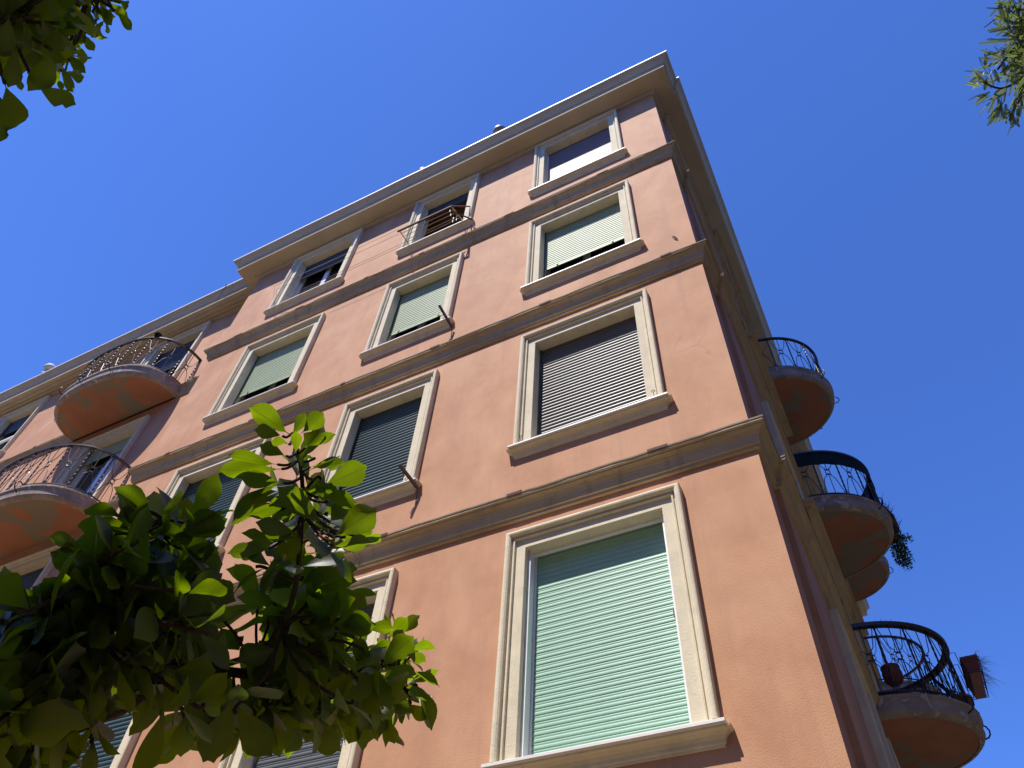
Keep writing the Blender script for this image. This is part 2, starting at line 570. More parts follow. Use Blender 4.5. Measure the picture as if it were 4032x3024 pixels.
# string courses
SZ = {5: 13.22, 4: 9.98, 3: 6.72}
def sprof(z):
    return [(0, z - .245), (0.028, z - .245), (0.030, z - .215), (0.045, z - .21), (0.047, z - .185), (0.052, z - .15), (0.062, z - .115),
            (0.078, z - .085), (0.098, z - .066), (0.106, z - .062), (0.107, z - .045), (0.122, z - .040), (0.126, z - .036),
            (0.13, z, 1), (0.12, z + .006, 1), (0, z + .02)]
for k, z in SZ.items():
    for path in (BAY, WING):
        mb = MB()
        rj = random.Random(k * 7 + len(path))
        cc = {}
        def jit2(p):
            q = (round(p.x, 2), round(p.y, 2))
            if q not in cc:
                cc[q] = rj.uniform(-0.007, 0.006) - (0.016 if rj.random() < 0.10 else 0)
            return cc[q]
        sweep(mb, path, sprof(z), sub=0.21, jit=jit2)
        sc_ = mb.build("string_course", STRING, B, recalc=False)
        mb = MB()
        sweep(mb, path, [(.08, z + .006), (.128, z - .012, 1), (.1335, z - .013, 1), (.1345, z + .004, 1), (.128, z + .011, 1), (.08, z + .014)], sub=0.21, jit=jit2)
        mb.build("edge_strip", EDGE_STRIP, sc_, recalc=False)  # thin dark brown strip along the moulding's top edge
        mb = MB()
        for (ax, ay), (bx, by) in zip(path, path[1:]):
            L = math.hypot(bx - ax, by - ay)
            if L < 2:
                continue
            s = 0.7
            while s < L - 0.3:
                x, y = ax + (bx - ax) * s / L, ay + (by - ay) * s / L
                h = rj.uniform(.03, .10)
                if abs(bx - ax) > 1:
                    mb.box(x - h, x + h, y - .138, y - .06, z - .016, z + .017)
                else:
                    mb.box(x + .05, x + .136, y - h, y + h, z - .016, z + .017)
                s += rj.uniform(1.05, 1.75)
        mb.build("flashing_clip", RUST, B)

# ------------------------------------------------------------------ windows
FPROF = [(0, .06), (0, -.006), (.003, -.014), (.012, -.020), (.026, -.022), (.04, -.018), (.052, -.006), (.056, .024), (.070, .026),
         (.072, .012), (.082, .010), (.087, .012), (.089, .036), (.1, .037), (JW, .034), (JW + .004, .042), (JW + .004, .30)]
def frame_mesh(x0, x1, z0, z1, T, sill=True):
    mb = MB()
    k = 1.0
    rows = []
    for x, z in ((0, 0), (0, 1), (1, 1), (1, 0)):
        row = []
        for wv, y in FPROF:
            px = x0 + wv if x == 0 else x1 - wv
            pz = z0 if z == 0 else z1 - wv * k
            row.append(T(px, y - .06, pz))
        rows.append(row)
    # subdivide the jambs and the head a little
    mb.grid(rows, False)
    return mb
def sill_mesh(x0, x1, z0, T, door=False):
    mb = MB()
    e = .045
    mb.cur = 0
    ps = [(.24, z0), (-.096, z0 - .012), (-.101, z0 - .016), (-.101, z0 - .036), (-.093, z0 - .046), (.24, z0 - .046)]
    ra = [T(x0 - e, d, z) for d, z in ps]
    rb = [T(x1 + e, d, z) for d, z in ps]
    ia = [mb.vert(p) for p in ra]
    ib = [mb.vert(p) for p in rb]
    for k in range(len(ps)):
        k2 = (k + 1) % len(ps)
        mb.face((ia[k], ia[k2], ib[k2], ib[k]))
    mb.face(ia)
    mb.face(ib)
    mb.cur = 1
    prof = [(0.0, z0 - .152), (.012, z0 - .152), (.014, z0 - .138), (.022, z0 - .13), (.026, z0 - .108), (.040, z0 - .084), (.060, z0 - .068),
            (.080, z0 - .060), (.084, z0 - .0465), (0, z0 - .0465)]
    P = [(x0 + .01, -.0), (x0 + .01, 0), (x1 - .01, 0), (x1 - .01, 0)]
    rows = []
    for i, (x, s) in enumerate(((x0 + .01, -1), (x1 - .01, 1))):
        wallrow = [T(x + s * p, 0.02, z) for p, z in prof]
        front = [T(x + s * p, -p, z) for p, z in prof]
        rows += [wallrow, front] if i == 0 else [front, wallrow]
    mb.grid(rows, False)
    return mb
def slats(x0, x1, zb, zt, y, pitch, depth, T, kind='round'):
    mb = MB()
    n = int(round((zt - zb) / pitch))
    pitch = (zt - zb) / n
    if kind == 'round':
        pr = [(.004, 0), (-.45 * depth, .10), (-.85 * depth, .26), (-depth, .46), (-.88 * depth, .66), (-.5 * depth, .84), (.004, .96)]
    elif kind == 'flat':
        pr = [(.003, 0), (-.5 * depth, .04), (-.9 * depth, .14), (-depth, .32), (-.9 * depth, .46), (-.45 * depth, .54), (-.35 * depth, .62),
              (-.6 * depth, .74), (-.7 * depth, .86), (-.5 * depth, .94), (.003, .97)]
    xs = [x0, x1]
    rows = [[], []]
    for i in range(n):
        z = zb + i * pitch
        sag = 0
        for d, f in pr:
            rows[0].append(T(x0, y + d, z + f * pitch))
            rows[1].append(T(x1, y + d, z + f * pitch))
    mb.grid(rows, False)
    # bottom bar with two stops
    mb.box(x0, x1, y - depth * .9, y + .006, zb - .035, zb - .001, T)
    for s in (.16, .84):
        x = x0 + (x1 - x0) * s
        mb.box(x - .012, x + .012, y - depth - .018, y + .0, zb - .03, zb + .012, T)
    return mb
def casement(x0, x1, z0, z1, y, T, bars=1):
    mb = MB()
    fwid = .055
    xm = (x0 + x1) / 2
    for a, b in ((x0, x0 + fwid), (xm - fwid, xm + fwid), (x1 - fwid, x1)):
        mb.box(a, b, y, y + .05, z0, z1, T)
    for a, b in ((x0 + fwid, xm - fwid), (xm + fwid, x1 - fwid)):
        mb.box(a, b, y + .003, y + .047, z0, z0 + fwid, T)
        mb.box(a, b, y + .003, y + .047, z1 - fwid, z1, T)
    return mb

def window(x0, x1, z0, z1, T, shut=None, smat=None, zbar=0.0, pitch=.055, depth=.014, kind='round', guide=DARKGR, label=None,
           name="window", glass=True, sill=True, wood=WINWOOD, gw=.02):
    W = sub_empty(name, B, T((x0 + x1) / 2, 0, z0), label)
    frame_mesh(x0, x1, z0, z1, T).build("frame", TRIM, W, recalc=False)
    if sill:
        sill_mesh(x0, x1, z0, T).build("sill", [MARBLE, TRIM], W)
    ix0, ix1 = x0 + JW + .004, x1 - JW - .004
    iz1 = z1 - HW
    y = .135                                        # shutter plane behind the wall face
    if shut:
        zb = max(z0, zbar)
        slats(ix0 + gw * .6, ix1 - gw * .6, zb + .036, iz1 + .04, y, pitch, depth, T, kind).build("shutter", smat, W)
        for a, b in ((ix0 - .003, ix0 + gw), (ix1 - gw, ix1 + .003)):
            gmb = MB()
            gmb.box(a, b, y - depth - .012, y - depth - .004, z0 - .004, iz1, T)
            gmb.build("shutter_guide", guide, W)
    if glass and (zbar > z0 or not shut):
        yy = .20
        casement(ix0, ix1, z0, iz1 + .05, yy, T).build("casement", wood, W)
        gm = MB()
        gm.box(ix0 + .05, ix1 - .05, yy + .02, yy + .028, z0 + .05, iz1, T)
        gm.build("pane", GLASS, W)
    return W

LOOK = {
 ('C', 5): dict(shut=1, smat=SH_PINKW, pitch=.050, depth=.005, guide=WHITE, label="window with pinkish white roller shutter half in the eaves shadow"),
 ('B', 5): dict(shut=1, smat=SH_NAVY, zbar=15.42, pitch=.04, depth=.009, glass=False, guide=WHITE, label="open dark window behind the folding clothes rack"),
 ('A', 5): dict(shut=1, smat=SH_NAVY, zbar=15.22, pitch=.04, depth=.009, guide=WHITE, wood=WHITE, label="open window with white casement behind clothes lines"),
 ('C', 4): dict(shut=1, smat=SH_SAGE, zbar=11.34, pitch=.057, depth=.006, label="window with sage green shutter stopped above the sill"),
 ('B', 4): dict(shut=1, smat=SH_SAGE, zbar=11.30, pitch=.057, depth=.006, label="sage shuttered window with an iron bracket at its sill"),
 ('A', 4): dict(shut=1, smat=SH_SAGE, zbar=11.34, pitch=.057, depth=.006, label="leftmost sage green shuttered window"),
 ('C', 3): dict(shut=1, smat=SH_GREY, pitch=.054, depth=.017, gw=.03, label="window with ribbed silver grey roller shutter"),
 ('B', 3): dict(shut=1, smat=SH_TEAL, pitch=.054, depth=.017, label="window with dark teal shutter and iron bracket"),
 ('A', 3): dict(shut=1, smat=SH_TEAL, pitch=.054, depth=.017, label="window with dark teal shutter partly behind the leaves"),
 ('C', 2): dict(shut=1, smat=SH_MINT, pitch=.052, depth=.0065, kind='flat', guide=WHITE, gw=.045, label="large window with mint green roller shutter"),
 ('B', 2): dict(shut=1, smat=SH_SLATE, pitch=.056, depth=.010, kind='flat', guide=GREYAL, label="window with slate grey shutter low behind the leaves"),
 ('A', 2): dict(shut=1, smat=SH_TEAL, pitch=.05, depth=.014, label="window with teal shutter low behind the leaves"),
}
WIN = {}
for c, f, x0, x1, z0, z1 in win_front:
    kw = LOOK.get((c, f), dict(shut=1, smat=SH_SLATE))
    WIN[c, f] = window(x0, x1, z0, z1, Tfront, **kw)
# white lining and latch inside the mint window's reveal
mb = MB()
x0, x1 = COLS['C']
z0, z1 = FLOORS[2]
for a, b in ((x0 + JW + .006, x0 + JW + .030), (x1 - JW - .030, x1 - JW - .006)):
    mb.box(a, b, .03, .112, z0, z1 - HW - .002, Tfront)
mb.box(x0 + JW + .03, x1 - JW - .03, .075, .112, z1 - HW - .03, z1 - HW - .002, Tfront)
mb.build("screen_frame", WHITE, WIN['C', 2])
mb = MB()
mb.box(x1 - JW - .046, x1 - JW - .031, .05, .11, 5.10, 5.17, Tfront)
mb.build("latch", IRON, WIN['C', 2])
# hooks standing on the silver-shuttered window's sill
for x in (COLS['C'][0] + .10, COLS['C'][1] - .09):
    mb = MB()
    pts = [(x, -.02, 7.50), (x - .004, -.03, 7.56)] + [(x - .004 + .016 * math.sin(a), -.03, 7.576 - .016 * math.cos(a)) for a in [k * .7 for k in range(9)]]
    mb.tube(pts, .0035, 5)
    mb.build("hook", RUST, WIN['C', 3], True)
# iron brackets on the sills
def bracket(base, tip, win):
    mb = MB()
    b, t = Vector(base), Vector(tip)
    d = (t - b)
    n = d.cross(Vector((0, 0, 1))).normalized() * .013
    q = d.cross(n).normalized() * .016
    ids = mb.grid([[p + n + q, p - n + q, p - n - q, p + n - q] for p in (b - d * .1, b + d * .5, t)], True, True)
    c = b + d * .45
    for off in (.0, .05):
        ring = [c + d.normalized() * off + Vector((-.022 + .02 * math.cos(a), 0, -.03 + .022 * math.sin(a))) for a in [k * math.pi / 4 for k in range(9)]]
        mb.tube(ring, .004, 5)
    mb.tube([b + Vector((0, .03, 0)), b + Vector((.004, .05, -.10)), b + Vector((.006, .052, -.24))], .006, 5)
    mb.build("bracket", RUST, win)
bracket((-3.84, -.01, 10.50), (-3.945, -.22, 10.78), WIN['B', 4])
bracket((-3.865, -.01, 7.385), (-3.985, -.20, 7.57), WIN['B', 3])
# dark iron remnant on the wall beside the sage window
mb = MB()
mb.tube([(-.622, .05, 10.585), (-.608, .042, 10.555), (-.595, .036, 10.53), (-.578, .042, 10.495), (-.562, .05, 10.465)], [.005, .006, .012, .008, .006], 6)
mb.build("iron_stub", RUST, B, True)

WINGLOOK = {
 ('door', 5): dict(shut=1, smat=SH_NAVY, zbar=14.80, pitch=.045, label="balcony door with shutter half down under the wing's eaves", wood=WHITE),
 ('door', 4): dict(shut=1, smat=SH_SAGE, zbar=12.05, pitch=.045, label="open balcony door with a pale blue curtain", wood=WHITE),
 ('door', 3): dict(shut=1, smat=SH_NAVY, pitch=.045, label="balcony door with dark navy shutter"),
 ('door', 2): dict(shut=1, smat=SH_SLATE),
 ('win', 5): dict(shut=1, smat=SH_NAVY, zbar=15.2, label="dark window at the wing's far left", wood=GREYAL),
 ('win', 4): dict(shut=1, smat=SH_SAGE), ('win', 3): dict(shut=1, smat=SH_TEAL), ('win', 2): dict(shut=1, smat=SH_SLATE)}
for k, f, x0, x1, z0, z1 in win_wing:
    W = window(x0, x1, z0, z1, Twing, name="balcony_door" if k == 'door' else "window", sill=(k == 'win'), **WINGLOOK[k, f])
    if (k, f) == ('door', 4):
        mb = MB()
        rows = [[Twing(-11.92 + .009 * i, .17 + .022 * math.sin(i * 1.35), z) for i in range(34)] for z in (9.95, 11.2, 12.4)]
        mb.grid(rows)
        mb.build("curtain", CURTAIN, W, True)
    if (k, f) == ('win', 5):
        mb = MB()
        mb.box(x0 + .2, x1 - .2, -.02, .03, 14.55, 14.60, Twing)
        mb.build("rail", WHITE, W)
for k, f, y0, y1, z0, z1 in win_side:
    W = window(y0, y1, z0, z1, Tside, name="balcony_door" if k == 'door' else "window", sill=False,
               shut=1, smat=SH_SAGE if (f + int(y0)) % 2 else SH_TEAL)
    if k == 'win':                   # deep moulded ledges on this side
        mb = MB()
        a, b = y0 - .04, y1 + .04
        sweep(mb, [(XS - .12, a), (XS, a), (XS, b), (XS - .12, b)],
              [(0, z0 - .27), (.03, z0 - .27), (.035, z0 - .235), (.085, z0 - .22), (.09, z0 - .19), (.12, z0 - .14), (.165, z0 - .10), (.17, z0 - .075),
               (.215, z0 - .065), (.222, z0 - .06), (.222, z0 - .005), (0, z0)])
        mb.build("sill", STRING, W)

# ------------------------------------------------------------------ balconies
def outline(a, b, n, off=0.0, N=44):
    """half super-ellipse in (u, d): from u=-a to u=+a, d outward"""
    pts = []
    for i in range(N + 1):
        t = math.pi * (1 - i / N)
        cu, sd = math.cos(t), math.sin(t)
        pts.append(((a - off) * math.copysign(abs(cu) ** (2 / n), cu), (b - off) * abs(sd) ** (2 / n)))
    return pts
def resample(pts, step):
    P = [Vector(p) for p in pts]
    s = [0]
    for p, q in zip(P, P[1:]):
        s.append(s[-1] + (q - p).length)
    def f(x):
        x = min(max(x, 0), s[-1])
        for i in range(len(P) - 1):
            if x <= s[i + 1] + 1e-9:
                k = (x - s[i]) / max(s[i + 1] - s[i], 1e-9)
                return P[i] + (P[i + 1] - P[i]) * k
        return P[-1]
    return f, s[-1]

def balcony(T, a, b, n, ztop, loc, label, seed, posts=.37, thick=0, hooks=(.25, .5, .75), rails=2):
    """T(u, d, z) -> world; slab top at ztop"""
    root = sub_empty("balcony", B, loc, label)
    prof = [(.035, -.005), (.0, .0), (.0, -.035), (-.012, -.042), (-.022, -.07), (-.030, -.12), (-.034, -.165), (-.030, -.175), (-.045, -.20), (-.075, -.228), (-.12, -.232)]
    N = 48
    rows = []
    for off, dz in prof:
        o = outline(a, b, n, -off if off < .03 else .2, N)
        rows.append([T(u, d, ztop + dz) for u, d in o])
    mb = MB()
    mb.grid(rows)
    top = outline(a, b, n, .2, N)
    mb.cur = 0
    for (u, d), (u2, d2) in zip(top, top[1:]):
        mb.quad(T(u, 0, ztop - .005), T(u2, 0, ztop - .005), T(u2, d2, ztop - .005), T(u, d, ztop - .005))
    mb.cur = 1
    ins = outline(a, b, n, .12, N)
    for (u, d), (u2, d2) in zip(ins, ins[1:]):
        mb.quad(T(u, 0, ztop - .225), T(u2, 0, ztop - .225), T(u2, d2, ztop - .225), T(u, d, ztop - .225))
    mb.build("slab", [SLABT, SOFF], root, recalc=False)
    # railing
    H = .98
    f, L = resample(outline(a, b, n, .055, 160), 0)
    P = lambda s, z: T(*f(s), ztop + z)
    mb = MB()
    M = 70
    rr = .011 + thick
    def flat(z, hw, hh):
        rows = []
        for i in range(M + 1):
            s = L * i / M
            p = f(s)
            t = (f(s + .02) - f(s - .02))
            t = t.normalized() if t.length > 0 else Vector((1, 0))
            nn = Vector((-t.y, t.x))
            rows.append([T(p.x + nn.x * k * hw, p.y + nn.y * k * hw, ztop + z + j * hh) for k, j in ((-1, -1), (1, -1), (1, 1), (-1, 1))])
        mb.grid(rows, True, True)
    flat(H, .027 + thick, .012 + thick)
    flat(.07, .010, .009)
    nb = max(4, int(round(L / posts)))
    wv = L / nb
    for i in range(nb + 1):
        s = L * i / nb
        s = min(max(s, .02), L - .02)
        mb.tube([P(s, .0 + H * k / 44) for k in range(45)], .0135, 4, True, 0.36)
        # small foot scrolls
        for sg in (-1, 1):
            if 0 < s + sg * .03 < L:
                mb.tube([P(s + sg * (.012 + .018 * math.sin(q)), .085 + .018 * (1 - math.cos(q))) for q in (0, .8, 1.6, 2.4, 3.1)], .005, 4)
                mb.tube([P(s + sg * (.012 + .018 * math.sin(q)), H - .02 - .018 * (1 - math.cos(q))) for q in (0, .8, 1.6, 2.4, 3.1)], .005, 4)
    for i in range(nb):
        sm = L * (i + .5) / nb
        zc, rg = .53, .038
        mb.tube([P(sm + rg * math.sin(q), zc + rg * 1.1 * math.cos(q)) for q in [k * math.pi / 5 for k in range(11)]], .0065, 5, False)
        for sg in (-1, 1):
            for z0, z1, dr in ((zc + .05, H - .01, 1), (zc - .05, .075, -1)):
                hgt = abs(z1 - z0)
                mb.tube([P(sm + sg * .048, z0 + dr * .012), P(sm + sg * .030, z0), P(sm + sg * .030, z0 + dr * .03), P(sm + sg * .055, z0 + dr * .035 + dr * .01),
                         P(sm + sg * .085, z0 + dr * hgt * .22), P(sm + sg * wv * .34, z0 + dr * hgt * .62), P(sm + sg * wv * .40, z0 + dr * hgt * .82), P(sm + sg * wv * .40, z1)], .006, 5)
        for z0, z1 in ((zc + .045, H), (zc - .045, .075)):
            mb.tube([P(sm, z0), P(sm, z1)], .006, 5)
        for z in (zc + .05, zc - .05):
            mb.tube([P(sm - .035, z), P(sm + .035, z)], .009, 5)
    mb.build("railing", IRON, root)
    # iron rings fixed to the slab's edge
    fo, Lo = resample(outline(a, b, n, 0, 160), 0)
    for h in hooks:
        s = Lo * h
        p = fo(s)
        t = (fo(s + .02) - fo(s - .02)).normalized()
        nn = Vector((-t.y, t.x))
        if nn.dot(p) < 0:
            nn = -nn
        mb = MB()
        mb.tube([T(p.x + nn.x * r_, p.y + nn.y * r_, ztop + z_) for r_, z_ in
                 [(-.05, .02), (-.02, .05), (.03, .065), (.075, .04), (.095, -.01), (.085, -.06), (.05, -.10), (-.02, -.125)]], .010, 6)
        mb.build("hook", IRON, root, True)
    return root, P, L

for ztop, lab in ((13.20, "upper curved balcony on the left wing, grey patches on its orange underside"),
                  (9.95, "lower curved balcony on the left wing with patched orange underside")):
    T = lambda u, d, z: (-12.11 + u, YW - d, z)
    balcony(T, 1.53, 1.07, 2.6, ztop, (-12.11, YW, ztop), lab, 1, .37, 0, (.12, .32, .46, .64))
RB = {}
for ztop, thick in ((13.20, 0), (9.95, .006), (6.72, .014)):
    for yc in (5.69, 11.15):
        T = lambda u, d, z, yc=yc: (XS + d, yc + u, z)
        RB[ztop, yc] = balcony(T, .97, 1.15, 2.0, ztop, (XS, yc, ztop), None, 2, .36, thick if yc < 8 else 0, (.36, .58, .78)) + (T,)

# screen cloth on the middle side balcony's railing
root, P, L, T = RB[9.95, 5.69]
mb = MB()
rows = [[P(L * i / 50, z + .006 * math.sin(i * 1.7)) for i in range(51)] for z in (.97, .84, .68)]
# sits just outside the bars
def outset(p, c=(XS, 5.69), k=.022):
    v = Vector((p[0] - c[0], p[1] - c[1], 0))
    v = v.normalized() * k if v.length > 0 else v
    return (p[0] + v.x, p[1] + v.y, p[2])
mb.grid([[outset(p) for p in r] for r in rows])
tag(mb.build("screen_cloth", NET, None, True, False), "dark green screen cloth tied along the rail of the middle right balcony", "screen")

# ------------------------------------------------------------------ chimneys, cable
def flue(x, y, z, h, r, m, cap=True):
    mb = MB()
    mb.lathe((x, y, z), [(r * .7, 0), (r * .7, h * .45), (r * .95, h * .46), (r * .95, h * .52), (r * .7, h * .53), (r * .7, h * .72)], 18)
    o = mb.build("chimney", m, roof, True)
    mb = MB()
    mb.lathe((x, y, z), [(r * 1.0, h * .72), (r * 1.45, h * .76), (r * 1.5, h * .86), (r * 1.2, h * .95), (r * .5, h)], 18)
    mb.build("chimney_cap", m, roof, True)
flue(-3.47, -.16, 16.6, .82, .10, STEAM)
flue(-5.21, -.24, 16.24, .72, .07, STEAM)
flue(-17.05, .22, 16.5, .78, .10, PALEFLUE)
mb = MB()
pts = []
for k in range(15):
    q = k / 14
    pts.append((-10.55 - .18 * q + .10 * math.sin(q * 3.1), .0 - .05 * math.sin(q * 3.1) + .10 * q, 16.46 + .10 * math.sin(q * 2.6) - .52 * q * q))
mb.tube(pts, .0055, 5)
mb.build("cable", IRON, B, True)

# ------------------------------------------------------------------ clothes rack and lines
rk = thing("clothes_rack", "rusty folding clothes rack hung outside the open top floor window", "clothes rack", (-4.63, -.03, 13.9))
mb = MB()
fa, fb = Vector((-5.06, -.44, 13.655)), Vector((-3.99, -.44, 13.655))
mb.box(fa.x - .02, fb.x + .01, -.455, -.425, 13.635, 13.672)
mb.build("front_bar", RUST, rk)
for x, nx, m_ in ((-5.04, -5.16, RUST), (-3.99, -4.05, RUST)):
    mb = MB()
    mb.tube([(x, -.44, 13.65), (nx, -.03, 13.95)], .011, 6)
    mb.tube([(x, -.44, 13.63), (x - .02, -.22, 13.72), (nx + .05, -.05, 13.90)], .006, 5)
    mb.build("arm", STRINGW, rk)
mb = MB()
mb.tube([(-3.99, -.44, 13.66), (-3.95, -.03, 14.42)], .013, 6)
mb.tube([(-4.03, -.40, 13.60), (-3.83, -.03, 13.78), (-3.78, .02, 13.42)], .014, 6)
mb.build("brace", RUST, rk)
for q in (.2, .42, .68, .82):
    a0 = Vector((-5.04, -.44, 13.65)).lerp(Vector((-5.16, -.03, 13.95)), q)
    b0 = Vector((-3.99, -.44, 13.65)).lerp(Vector((-4.05, -.03, 13.95)), q)
    mb = MB()
    mid = a0.lerp(b0, .5) - Vector((0, 0, .008))
    mb.tube([a0, mid, b0], .0055, 5)
    mb.build("cord", STRINGW, rk)
peg_spots = [(.2, .93), (.42, .9), (.68, .96), (.68, .9), (.82, .86), (.82, .93)]
for q, s in peg_spots:
    a0 = Vector((-5.04, -.44, 13.65)).lerp(Vector((-5.16, -.03, 13.95)), q)
    b0 = Vector((-3.99, -.44, 13.65)).lerp(Vector((-4.05, -.03, 13.95)), q)
    p = a0.lerp(b0, s)
    mb = MB()
    mb.box(p.x - .005, p.x + .005, p.y - .008, p.y + .008, p.z - .035, p.z + .03)
    tag(mb.build("clothes_peg", WHITE if rnd.random() < .6 else RUST), "small clothes peg clipped to a cord of the folding clothes rack", "peg", "pegs on the clothes rack")
cl = thing("clothes_line", "four parallel clothes lines stretched along the wall outside the white casement window", "clothes line", (-7.1, -.2, 13.95))
for (y, za, zb) in ((-.42, 13.84, 13.80), (-.34, 13.84, 13.80), (-.13, 13.90, 13.86), (-.09, 13.90, 13.86)):
    mb = MB()
    mb.tube([(-8.25 + (-5.15 + 8.25) * k / 8, y if k else .04, za + (zb - za) * k / 8 - .035 * (1 - (k / 4 - 1) ** 2)) for k in range(9)], .0034, 5)
    mb.build("cord", STRINGW, cl)
# ------------------------------------------------------------------ plants and pots on the side balconies
def leafy(mb, c, rad, n, ln, wd, rg, sq=(1, 1, 1)):
    for _ in range(n):
        v = Vector((rg.gauss(0, 1), rg.gauss(0, 1), rg.gauss(0, 1)))
        v = v.normalized() * rg.random() ** .5
        p = Vector(c) + Vector((v.x * rad * sq[0], v.y * rad * sq[1], v.z * rad * sq[2]))
        d = (v + Vector((rg.uniform(-.6, .6), rg.uniform(-.6, .6), rg.uniform(-.6, .6)))).normalized()
        s = d.orthogonal().normalized()
        s.rotate(Matrix.Rotation(rg.uniform(0, 6.28), 3, d))
        l, w_ = ln * rg.uniform(.6, 1.2), wd * rg.uniform(.7, 1.2)
        nrm = d.cross(s) * w_ * .3
        i = [mb.vert(p), mb.vert(p + d * l * .45 + s * w_ / 2 + nrm), mb.vert(p + d * l), mb.vert(p + d * l * .45 - s * w_ / 2 + nrm)]
        mb.face((i[0], i[1], i[2]))
        mb.face((i[0], i[2], i[3]))
def pot(name, c, r, h, m, label, cat="flower pot", tilt=None):
    mb = MB()
    mb.lathe(c, [(r * .68, 0), (r * .93, h * .82), (r * 1.05, h * .83), (r * 1.07, h), (r * .92, h), (r * .86, h * .86)], 20)
    return tag(mb.build(name, m, None, True), label, cat)
def pot_thing(name, label, c, r, h, m):
    t = thing(name, label, "potted plant", c)
    mb = MB()
    mb.lathe(c, [(r * .68, 0), (r * .93, h * .82), (r * 1.05, h * .83), (r * 1.07, h), (r * .92, h), (r * .86, h * .86)], 20)
    mb.build("pot", m, t, True)
    return t
rg = random.Random(11)
# spiky plant in a trough at the middle balcony's rail
c = (.80, 5.80, 9.98)
t = thing("potted_plant", "dark spiky plant in a trough hooked on the middle right balcony", "potted plant", (c[0], c[1], 9.93))
mb = MB()
mb.tube([(.72, 5.38, 10.0), (.84, 5.70, 10.0), (.86, 6.0, 10.0)], .06, 10)
mb.build("trough", IRON, t, True)
mb = MB()
for k in range(110):
    s = rg.random()
    p = Vector((.72, 5.38, 10.06)).lerp(Vector((.87, 6.05, 10.06)), s) + Vector((rg.uniform(-.05, .06), 0, 0))
    d = Vector((rg.uniform(-.4, .9), rg.uniform(-.6, .6), rg.uniform(-.2, 1))).normalized()
    l = rg.uniform(.10, .24)
    s_ = d.orthogonal().normalized() * .008
    i = [mb.vert(p - s_), mb.vert(p + s_), mb.vert(p + d * l + Vector((0, 0, -.03)))]
    mb.face(i)
mb.build("leaves", SMALL, t, False, False)
# trailing bushy plant further round the same balcony
t = thing("potted_plant", "bushy trailing green plant hanging outside the middle right balcony", "potted plant", (.85, 6.3, 9.75))
mb = MB()
mb.lathe((.80, 6.25, 9.96), [(.07, 0), (.10, .16), (.11, .17), (.11, .2), (.09, .2)], 14)
mb.build("pot", TERRA, t, True)
mb = MB()
leafy(mb, (.82, 6.24, 10.0), .17, 420, .06, .026, rg, (.7, 1.3, 1.1))
leafy(mb, (.81, 6.38, 9.80), .14, 420, .06, .026, rg, (.8, 1.2, 1.5))
leafy(mb, (.98, 6.22, 9.93), .07, 70, .05, .022, rg)
leafy(mb, (.83, 6.45, 9.62), .07, 70, .05, .022, rg)
mb.tube([(.82, 6.25, 10.12), (.90, 6.3, 10.02), (.95, 6.4, 9.6)], .006, 5)
mb.build("foliage", SMALL, t, False, False)

# lowest right balcony: creeper on the rail, hanging pot, floor pots, window box
root, P, L, T = RB[6.72, 5.69]
t = thing("climbing_plant", "dark thorny creeper wound along the handrail of the lowest right balcony", "climbing plant", (.7, 5.7, 7.0))
mb = MB()
for ph in (0, 2.1, 4.2):
    mb.tube([(lambda p: (p[0] + .02 * math.cos(i * .55 + ph), p[1] + .02 * math.cos(i * .55 + ph), p[2] + .028 * math.sin(i * .55 + ph)))(P(L * (.02 + .80 * i / 90), .985)) for i in range(91)], .010, 5)
sec = [P(L * .52, .10), P(L * .58, .35), P(L * .66, .62), P(L * .72, .95)]
mb.tube([(p[0] + .03, p[1], p[2]) for p in sec], [.04, .034, .03, .02], 7)
mb.build("stem", NET, t)
mb = MB()
for k in range(150):
    p = Vector(P(L * rg.uniform(.03, .95), .985 + rg.uniform(-.03, .03)))
    d = Vector((rg.uniform(-.7, .7), rg.uniform(-.7, .7), rg.uniform(-.3, 1))).normalized()
    l = rg.uniform(.04, .10)
    s_ = d.orthogonal().normalized() * .004
    mb.face([mb.vert(p - s_), mb.vert(p + s_), mb.vert(p + d * l)])
leafy(mb, P(L * .80, .25), .16, 170, .07, .03, rg, (.8, .8, 1.6))
leafy(mb, P(L * .74, .12), .12, 90, .08, .03, rg)
leafy(mb, P(L * .62, .55), .09, 60, .05, .02, rg)
mb.build("leaves", SMALL, t, False, False)
t = thing("hanging_pot", "round dark red pot hung inside the rail near the wall on the lowest right balcony", "flower pot", (.06, 5.02, 7.1))
mb = MB()
mb.lathe((.05, 5.05, 7.12), [(.02, -.13), (.08, -.115), (.115, -.06), (.12, .02), (.105, .08), (.115, .085), (.115, .10), (.09, .10)], 18)
mb.build("bowl", TERRA, t, True)
mb = MB()
for a in range(3):
    q = a * 2.09
    mb.tube([(.05 + .11 * math.cos(q), 5.05 + .11 * math.sin(q), 7.22), (.05, 5.0, 7.62)], .004, 4)
mb.build("hanger", IRON, t)
for c, r, h, lab in (((-.08, 5.05, 6.725), .11, .16, "dark terracotta pot standing by the wall on the lowest right balcony"),
                     ((.36, 5.16, 6.725), .10, .09, "shallow red bowl standing at the front edge of the lowest right balcony"),
                     ((.70, 5.62, 6.725), .13, .24, "large brown pot standing among the leaves at the rail of the lowest right balcony")):
    pot("flower_pot", c, r, h, TERRA, lab)
t = thing("window_box", "brown window box with dry grass in a wire holder outside the lowest right balcony", "planter", (1.0, 6.12, 7.35))
mb = MB()
cx_, cy_, cz_ = 1.005, 6.13, 7.36
rows = []
